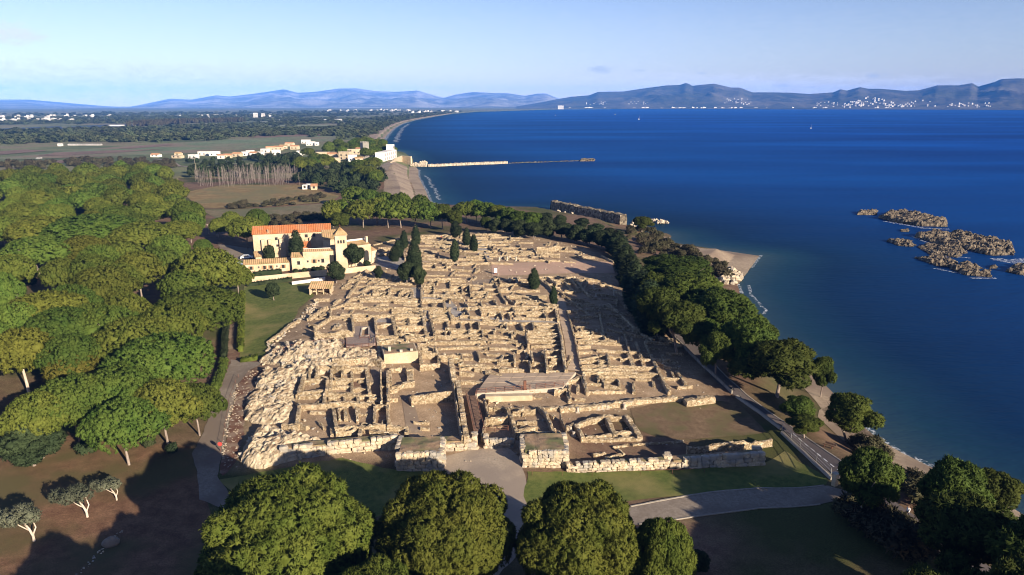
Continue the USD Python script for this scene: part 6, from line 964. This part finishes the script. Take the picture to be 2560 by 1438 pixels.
for px, py, s in [(1800, 690, 2.0), (1790, 680, 1.6), (1815, 695, 1.5), (2150, 1125, 1.4), (2180, 1135, 1.6), (2210, 1150, 1.2), (2160, 1145, 1.2), (2260, 1215, 1.5), (2290, 1240, 1.7), (2300, 1255, 1.6), (2190, 1330, 2.2), (2150, 1300, 2.0), (2220, 1350, 2.2), (2260, 1390, 2.2), (2120, 1290, 1.4)]:
    p = at(px, py); plant('scrub_bush', p[0], p[1], 1.8 * s, 3.2 * s, 'brownish shrub above the beach', name='scrub_bush', base_h=2.4, base_w=3.8, group=None)
def scatter(kind, poly, n, hr, wr, desc, name, group, base_h, base_w, gap=.6):
    x0, y0, x1, y1 = poly.bounds; k = tries = 0
    while k < n and tries < 20000:
        tries += 1; x, y = RT.uniform(x0, x1), RT.uniform(y0, y1); r = RT.uniform(*wr) / 2
        if not poly.contains(Point(x, y)) or any((x - a) ** 2 + (y - b) ** 2 < ((c + r) * gap) ** 2 for a, b, c in BUSY): continue
        BUSY.append((x, y, r)); plant(kind, x, y, RT.uniform(*hr), 2 * r, desc, name=name, base_h=base_h, base_w=base_w, group=group); k += 1
VILLAGE_WOOD = 'trees of the wooded headland village'
scatter('umbrella_pine_far', poly_px([(760, 400), (850, 370), (940, 365), (985, 395), (960, 420), (965, 470), (900, 480), (880, 430), (800, 430), (740, 440)]), 60, (9, 12), (9, 14), 'headland pine', 'headland_pine', VILLAGE_WOOD, 14, 15, .62)
scatter('far_tree', poly_px([(640, 400), (760, 405), (900, 430), (970, 450), (960, 490), (900, 490), (750, 470), (740, 440), (640, 430)]), 60, (7, 10), (8, 12), 'dark leafy headland tree', 'leafy_tree', VILLAGE_WOOD, 9, 12, .6)
scatter('far_tree', poly_px([(455, 402), (640, 396), (740, 388), (730, 415), (600, 425), (470, 418)]), 40, (4, 6.5), (5, 8), 'garden tree among the village houses', 'garden_tree', 'garden trees of the village', 9, 12, .33)
scatter('bare_poplar', poly_px([(485, 452), (600, 444), (740, 440), (750, 462), (600, 468), (488, 468)]), 170, (9, 12.5), (2.2, 3), 'bare grey poplar', 'bare_poplar', 'leafless poplars of the grove', 11, 3.4, .75)
scatter('far_tree', poly_px([(455, 440), (480, 430), (640, 425), (730, 430), (640, 440), (480, 455)]), 26, (6, 8), (7, 11), 'leafy tree beyond the bare grove', 'leafy_tree', 'leafy trees beyond the grove', 9, 12, .6)
scatter('scrub_bush', poly_px([(560, 512), (700, 500), (800, 488), (830, 500), (720, 515), (580, 524)]), 50, (1.5, 2.6), (3, 5), 'scrub bush in the field hedge', 'scrub_bush', 'scrub of the field hedge', 2.4, 3.8, .5)
scatter('scrub_bush', poly_px([(620, 560), (660, 548), (830, 538), (830, 552), (690, 566), (640, 572)]), 50, (1.5, 3.0), (3, 5), 'scrub bush in the hedge', 'scrub_bush', 'scrub hedge behind the monastery', 2.4, 3.8, .5)
scatter('scrub_bush', poly_px([(0, 412), (200, 402), (430, 402), (440, 425), (200, 420), (0, 432)]), 90, (3, 5), (5, 9), 'leafless brown thicket', 'thicket_bush', 'brown thickets beyond the wood', 2.4, 3.8, .5)
for px, py0, py1, lab in [(522, 586, 561, 'white utility pole with a cross arm behind the pines'), (503, 556, 540, 'thin utility pole at the field edge'), (447, 478, 448, 'pale wooden pole at the corner of the pine wood'), (491, 440, 398, 'tall thin white mast in front of the villas')]:
    p = at(px, py0); h = (py0 - py1) / FPX * (p[1] * PC + 55 * PS) / PC; t = thing('utility_pole', lab, 'pole', p); obj('pole', limb([[0, 0, -.5], [0, 0, h]], .14, .1, 6), M_CONCRETE, t); obj('cross_arm', limb([[-.9, 0, h - .3], [.9, 0, h - .3]], .09, .09, 4), M_CONCRETE, t)
# ------------------------------------------------------------ the plain, the far towns, boats
def field(name, pts, m, lift=.25, z=3.0): 
    p = ragged(Polygon([flat(*q, z)[:2] for q in pts]).buffer(0), 6, 25); obj(name, drape(p, lift, 60), m, smooth=True, kind='structure')
M_GREENF = noisy('green_field', (.095, .13, .055), (.14, .165, .08), scale=.02, c3=(.17, .125, .075), s3=.008, bump=.1); M_DARKF = noisy('dark_field', (.022, .028, .02), (.04, .045, .03), scale=.03, bump=.1); M_REDF = noisy('ploughed_field', (.13, .085, .055), (.18, .12, .08), scale=.03, bump=.1); M_NET = noisy('crop_netting', (.03, .045, .07), (.05, .065, .09), scale=.03, bump=.1); M_FIELD2 = noisy('pale_field', (.14, .16, .08), (.19, .19, .11), scale=.02, bump=.1)
field('field', [(-60, 402), (100, 386), (250, 371), (600, 347), (800, 338), (890, 343), (820, 356), (690, 372), (520, 384), (370, 390), (200, 397), (40, 404)], M_GREENF, .3)
field('field', [(100, 391), (140, 383), (260, 378), (420, 374), (260, 386), (130, 393)], M_REDF, .6); field('field', [(300, 372), (420, 360), (430, 364), (330, 373)], M_REDF, .6)
for pts, m in [([(-60, 346), (60, 330), (240, 326), (180, 345), (-60, 352)], M_DARKF), ([(160, 318), (290, 311), (350, 314), (260, 320)], M_NET), ([(0, 322), (150, 316), (160, 322), (0, 327)], M_NET), ([(230, 330), (320, 323), (330, 326), (240, 333)], M_REDF), ([(280, 352), (400, 345), (500, 346), (350, 356)], M_FIELD2), ([(600, 318), (700, 311), (760, 314), (640, 321)], M_FIELD2), ([(710, 316), (820, 312), (830, 318), (730, 322)], M_FIELD2), ([(600, 340), (860, 332), (880, 338), (640, 345)], M_REDF), ([(-60, 385), (60, 374), (120, 378), (-60, 394)], M_REDF), ([(-60, 420), (120, 408), (260, 404), (100, 420)], M_REDF), ([(630, 305), (720, 301), (730, 304), (650, 308)], M_FIELD2), ([(660, 298), (860, 294), (870, 296), (680, 300)], M_DARKF)]: field('field', pts, m, .35)
RP = np.random.default_rng(8)
M_FARWOOD = foliage_material('far_wood_leaves', (.05, .064, .03), (.085, .095, .045), trans=.1)
def far_instances(name, label, places, hs, ws, m):
    """A far-off wood or hedge that reads as one mass."""
    src = f'/World/{name}'; pi = UsdGeom.PointInstancer.Define(stage, src); v, f, nn = crown(ball_blobs(1, .55, 3, .02, 5), 40, .16, 6, .22, .1, 5, low=-.2); pr = UsdGeom.Xform.Define(stage, src + '/tree'); obj('crown', (v, f), m, src + '/tree', normals=nn); pi.CreatePrototypesRel().SetTargets([pr.GetPath()])
    pi.CreateProtoIndicesAttr([0] * len(places)); pi.CreatePositionsAttr(Vt.Vec3fArray.FromNumpy(np.asarray(places, np.float32))); pi.CreateScalesAttr(Vt.Vec3fArray.FromNumpy(np.stack([ws, ws, hs], 1).astype(np.float32)))
    a = RP.uniform(0, 3.14, len(places)); pi.CreateOrientationsAttr(Vt.QuathArray([Gf.Quath(float(math.cos(x)), 0, 0, float(math.sin(x))) for x in a])); tag(pi, label, 'trees', None, 'stuff')
def band(pts, n, spread):
    """n places along a line of photograph points on the plain, strewn by spread metres."""
    q = LineString([flat(*p, 3)[:2] for p in pts]); s = RP.uniform(0, q.length, n); c = np.array([q.interpolate(x).coords[0] for x in s]) + RP.normal(0, 1, (n, 2)) * spread; return c
def land_only(c, d=25): return c[shore(c[:, 0], c[:, 1]) > d]
P1 = land_only(np.vstack([band([(-60, 362), (150, 352), (380, 352), (620, 340), (880, 330)], 300, 26), band([(-60, 350), (250, 342), (600, 330), (820, 327)], 240, 28), band([(560, 332), (900, 326)], 260, 18), band([(870, 345), (900, 325), (960, 308), (1040, 293), (1130, 283)], 1100, 45), band([(600, 315), (900, 306), (1000, 298)], 260, 50), band([(0, 336), (300, 328), (620, 318)], 260, 40), band([(-60, 300), (400, 296), (900, 288)], 400, 160), band([(-60, 310), (400, 305), (800, 300)], 350, 90), band([(-60, 290), (500, 286), (1000, 280)], 300, 350)]))
P1 = P1[~np.array([shapely.contains(Polygon([flat(*q, 3)[:2] for q in [(-60, 402), (250, 373), (600, 349), (860, 342), (690, 372), (370, 390)]]), shapely.points(P1[:, 0], P1[:, 1]))])[0]]
d = np.hypot(P1[:, 0], P1[:, 1]); far_instances('far_woodland', 'dark hedgerows and tree belts far across the plain', np.column_stack([P1, np.full(len(P1), 2.6)]), RP.uniform(5, 9, len(P1)) * (1 + d / 9000), RP.uniform(6, 12, len(P1)) * (1 + d / 3000), M_FARWOOD)
P2 = band([(340, 316), (450, 309), (600, 305)], 420, 14); far_instances('far_poplars', 'brown leafless poplar rows far across the plain', np.column_stack([P2, np.full(len(P2), 2.6)]), RP.uniform(11, 15, len(P2)), RP.uniform(4, 7, len(P2)), M_SCRUB)
M_FARWHITE = noisy('far_white_wall', (.36, .34, .315), (.5, .475, .44), scale=.05, objrand=.25)
p = proto('far_house_kind'); obj('wall', cat_([box(0, 0, -6, 5, 10, 8), box(2, 1, 5, 7.5, 5, 5)]), M_FARWHITE, p)
p2 = proto('far_block_kind'); obj('wall', cat_([box(0, 0, -6, 13, 26, 10), box(-4, 0, 13, 15.5, 6, 7)]), M_FARWHITE, p2)
def far_house(x, y, z, s, label, group, ref='/World/Kinds/far_house_kind', name='far_house'): return thing(name, label, 'house', (x, y, z), RP.uniform(-25, 25), group, (s, s, s * RP.uniform(.8, 1.3)), ref)
PLACE = {26: 'in the near row at the left end of the plain', 22: 'in the hazy settlement at the mountain foot', 23: 'around the two far tower blocks', 20: 'in the far strip before the middle mountains', 12: 'along the head of the long beach', 8: 'in the coastal wood clearing'}
for pts, k, sp, s in [([(0, 306), (60, 303), (160, 306)], 26, 60, 1.3), ([(0, 297), (170, 295)], 22, 150, 1.6), ([(480, 295), (640, 292)], 23, 80, 1.4), ([(830, 279), (1000, 278)], 20, 150, 2.0), ([(1000, 283), (1130, 280)], 12, 60, 1.6), ([(720, 327), (800, 324)], 8, 20, .8)]:
    for x, y in land_only(band(pts, k, sp), 40): far_house(x, y, 3, s, f'small pale house {PLACE[k]}', f'far houses {PLACE[k]}')
for px, py, w, h, dep, lab in [(638, 296, 9, 22, 14, 'white tower block far out on the plain, the wider of two'), (657, 295, 7, 20, 14, 'white tower block far out on the plain, the narrower of two'), (310, 316, 78, 4, 20, 'long white farm shed on the plain'), (800, 301, 210, 4, 60, 'very long pale greenhouse roof far across the plain'), (180, 332, 20, 4, 12, 'small white arched barn in the dark fields'), (95, 402, 8, 3, 5, 'small white hut at the edge of the green field'), (148, 366, 8, 4, 6, 'small white hut on the far side of the green field'), (210, 364, 80, 2, 6, 'long low white tunnel at the far edge of the green field'), (1402, 273, 14, 40, 40, 'big cream silo building on the far shore'), (880, 309, 20, 5, 15, 'blue white farm buildings by the coastal wood')]:
    q = flat(px, py, 2.8); W_ = w / FPX * q[1]; t = thing('far_building', lab, 'building', q); obj('wall', box(0, dep / 2, -1, h * .8, W_, dep), M_FARWHITE, t); r = trimesh.creation.extrude_polygon(Polygon([(-dep / 2 - .5, 0), (dep / 2 + .5, 0), (0, h * .2 + .4)]), W_ + 1, engine='earcut'); r.apply_transform(np.array([[0, 0, 1, -W_ / 2 - .5], [1, 0, 0, dep / 2], [0, 1, 0, h * .8], [0, 0, 0, 1]])); obj('roof', r, M_FARWHITE, t)
BAY = 'white houses of the far town across the bay'
def hill_point(px, py):
    j = int(np.argmin(np.abs(HILL_PX - px))); col = HILL_V[:, j]; dep = col[:, 1] * PC + (H - col[:, 2]) * PS; up = (col[:, 2] - H) * PC + col[:, 1] * PS; yy = 719 - FPX * up / dep
    k = int(np.argmax(yy < py)); return col[k] if k == 0 else col[k - 1] + (col[k] - col[k - 1]) * (yy[k - 1] - py) / max(yy[k - 1] - yy[k], 1e-6)
def town(x0, x1, y0, y1, k, s, shape=None, where='the far town across the bay'):
    for _ in range(k):
        px = RP.uniform(x0, x1); u = (px - x0) / (x1 - x0); top = y0 + (y1 - y0) * (1 - (shape(u) if shape else 1)); py = RP.uniform(top, y1); q = hill_point(px, py); far_house(q[0], q[1], q[2], s * RP.uniform(.7, 1.4), f'white house of {where}', f'houses of {where}')
hump = lambda u: max(0.05, 1 - abs(u - .42) * 2) ** .7
town(2060, 2200, 241, 268, 90, 1.6, hump, 'the dense white town piled on the far hill'); town(2190, 2400, 251, 269, 50, 1.3, lambda u: .5 + .5 * math.sin(u * 7) ** 2, 'the looser suburb right of the far hill town'); town(1778, 1842, 246, 263, 34, 1.1, None, 'the small cluster high on the far mountain foot'); town(1450, 1505, 255, 263, 18, 1.0, None, 'the slope above the cream silo'); town(1555, 1600, 255, 262, 10, 1.0, None, 'the strip between silo and middle peak'); town(1990, 2060, 256, 269, 18, 1.2, None, 'the shore left of the far hill town')
for k in range(44):
    px = RP.uniform(1395, 1900) if k < 32 else RP.uniform(1900, 2180); q = hill_point(px, 270.2); thing('far_block', 'white apartment block along the far shore of the bay', 'building', (q[0], q[1], 3), RP.uniform(-12, 12), 'apartment blocks along the far shore', (1.3 * RP.uniform(.6, 1.6), 1.5, 1.1 * RP.uniform(.6, 1.5)), '/World/Kinds/far_block_kind')
obj('far_shore', polar_mesh(np.radians(np.linspace(-4, 42, 60)), np.linspace(9150, 9900, 6), lambda x, y: 2.4 + 0 * x), M_REDF, kind='structure')
p = proto('sail_boat_kind'); hull = trimesh.creation.icosphere(2); hull.vertices *= [5.5, 1.6, 1.3]; hull = hull.slice_plane([0, 0, .4], [0, 0, -1], cap=True, engine='earcut') if False else hull; obj('hull', hull, M_FARWHITE, p); obj('cabin', box(-.5, 0, 1.0, 2.0, 4, 1.8), M_FARWHITE, p); obj('mast', limb([[.8, 0, 0], [.8, 0, 12]], .14, .1, 5), M_FARWHITE, p)
for px, py, s, lab in [(1597, 299, 1.3, 'small white boat on the open bay, largest of the boats'), (1388, 290, 1.1, 'small white boat on the bay before the cream silo'), (1538, 287.5, 1.1, 'small white boat farther out between two others'), (2027, 321, .8, 'tiny white boat on the open sea before the hillside town')]:
    q = flat(px, py); thing('boat', lab, 'boat', q, RP.uniform(0, 90), None, (s, s, s), '/World/Kinds/sail_boat_kind')
# ------------------------------------------------------------ small loose stones
pi = UsdGeom.PointInstancer.Define(stage, '/World/rubble_stones'); prs = []
for k in range(4):
    x = UsdGeom.Xform.Define(stage, f'/World/rubble_stones/stone_{k:03d}'); obj('stone', stone_block(1, .8, .7, .3), M_BIGSTONE, x); prs.append(x.GetPath())
P, S = [], []
for q, h, t in WALL_LINES:
    l = LineString(q); n = int(l.length * 1.0)
    for _ in range(n):
        s = RP.uniform(0, l.length); c = np.array(l.interpolate(s).coords[0]) + RP.normal(0, t * .9, 2); P.append([c[0], c[1]]); S.append(RP.uniform(.1, .27))
x0, y0, x1, y1 = RUIN.bounds
for _ in range(3600):
    c = [RP.uniform(x0, x1), RP.uniform(y0, y1)]
    if RUIN.contains(Point(c)): P.append(c); S.append(RP.uniform(.1, .3) if RP.random() < .9 else RP.uniform(.3, .6))
for pts, n in [([(622, 927), (690, 922), (655, 955), (628, 1000), (608, 1080), (598, 1140), (558, 1190), (566, 1100), (594, 965)], 260), ([(550, 1140), (562, 1060), (590, 960), (598, 962), (572, 1070), (560, 1150)], 160), ([(180, 1438), (270, 1360), (300, 1325), (310, 1330), (200, 1438)], 40)]:
    g = poly_px(pts); a0, b0, a1, b1 = g.bounds
    while n:
        c = [RP.uniform(a0, a1), RP.uniform(b0, b1)]
        if g.contains(Point(c)): P.append(c); S.append(RP.uniform(.1, .3)); n -= 1
n0 = len(P)
for pts, n in [([(652, 905), (690, 868), (840, 850), (842, 930), (755, 958), (690, 912)], 120), ([(636, 975), (662, 930), (742, 937), (748, 962), (660, 972)], 70), ([(612, 1052), (614, 1005), (655, 966), (742, 962), (728, 1040), (700, 1058)], 60), ([(598, 1152), (628, 1092), (690, 1072), (800, 1106), (798, 1134), (660, 1172)], 110), ([(656, 892), (672, 852), (745, 795), (790, 752), (803, 764), (752, 806), (692, 858), (672, 897)], 80)]:
    g = poly_px(pts); a0, b0, a1, b1 = g.bounds
    while n:
        c = [RP.uniform(a0, a1), RP.uniform(b0, b1)]
        if g.contains(Point(c)): P.append(c); S.append(RP.uniform(.3, .95)); n -= 1
P, S = np.array(P), np.array(S); Z = ground(P[:, 0], P[:, 1]) + S * .15; Z[n0:n0 + 360] += .45
pi.CreatePrototypesRel().SetTargets(prs); pi.CreateProtoIndicesAttr(Vt.IntArray.FromNumpy((np.arange(len(P)) % 4).astype(np.int32))); pi.CreatePositionsAttr(Vt.Vec3fArray.FromNumpy(np.column_stack([P, Z]).astype(np.float32))); pi.CreateScalesAttr(Vt.Vec3fArray.FromNumpy(np.repeat(S[:, None], 3, 1).astype(np.float32)))
a = RP.uniform(0, 3.14, len(P)); pi.CreateOrientationsAttr(Vt.QuathArray([Gf.Quath(float(math.cos(x)), 0, 0, float(math.sin(x))) for x in a])); tag(pi, 'loose limestone rubble strewn through the ruined rooms', 'rubble', None, 'stuff')
p = at(278, 1362); b = trimesh.creation.icosphere(3); b.vertices *= (1 + .35 * (meshkit.fbm(b.vertices * 1.3 + 5, 4, 3) - .5))[:, None] * np.array([1.1, .85, .75]); b.apply_translation(p + [0, 0, .35]); obj('boulder', b, M_TRACK, label='large pale boulder lying at the edge of the tree shadow on the meadow', cat='boulder', kind='thing')
write_labels()
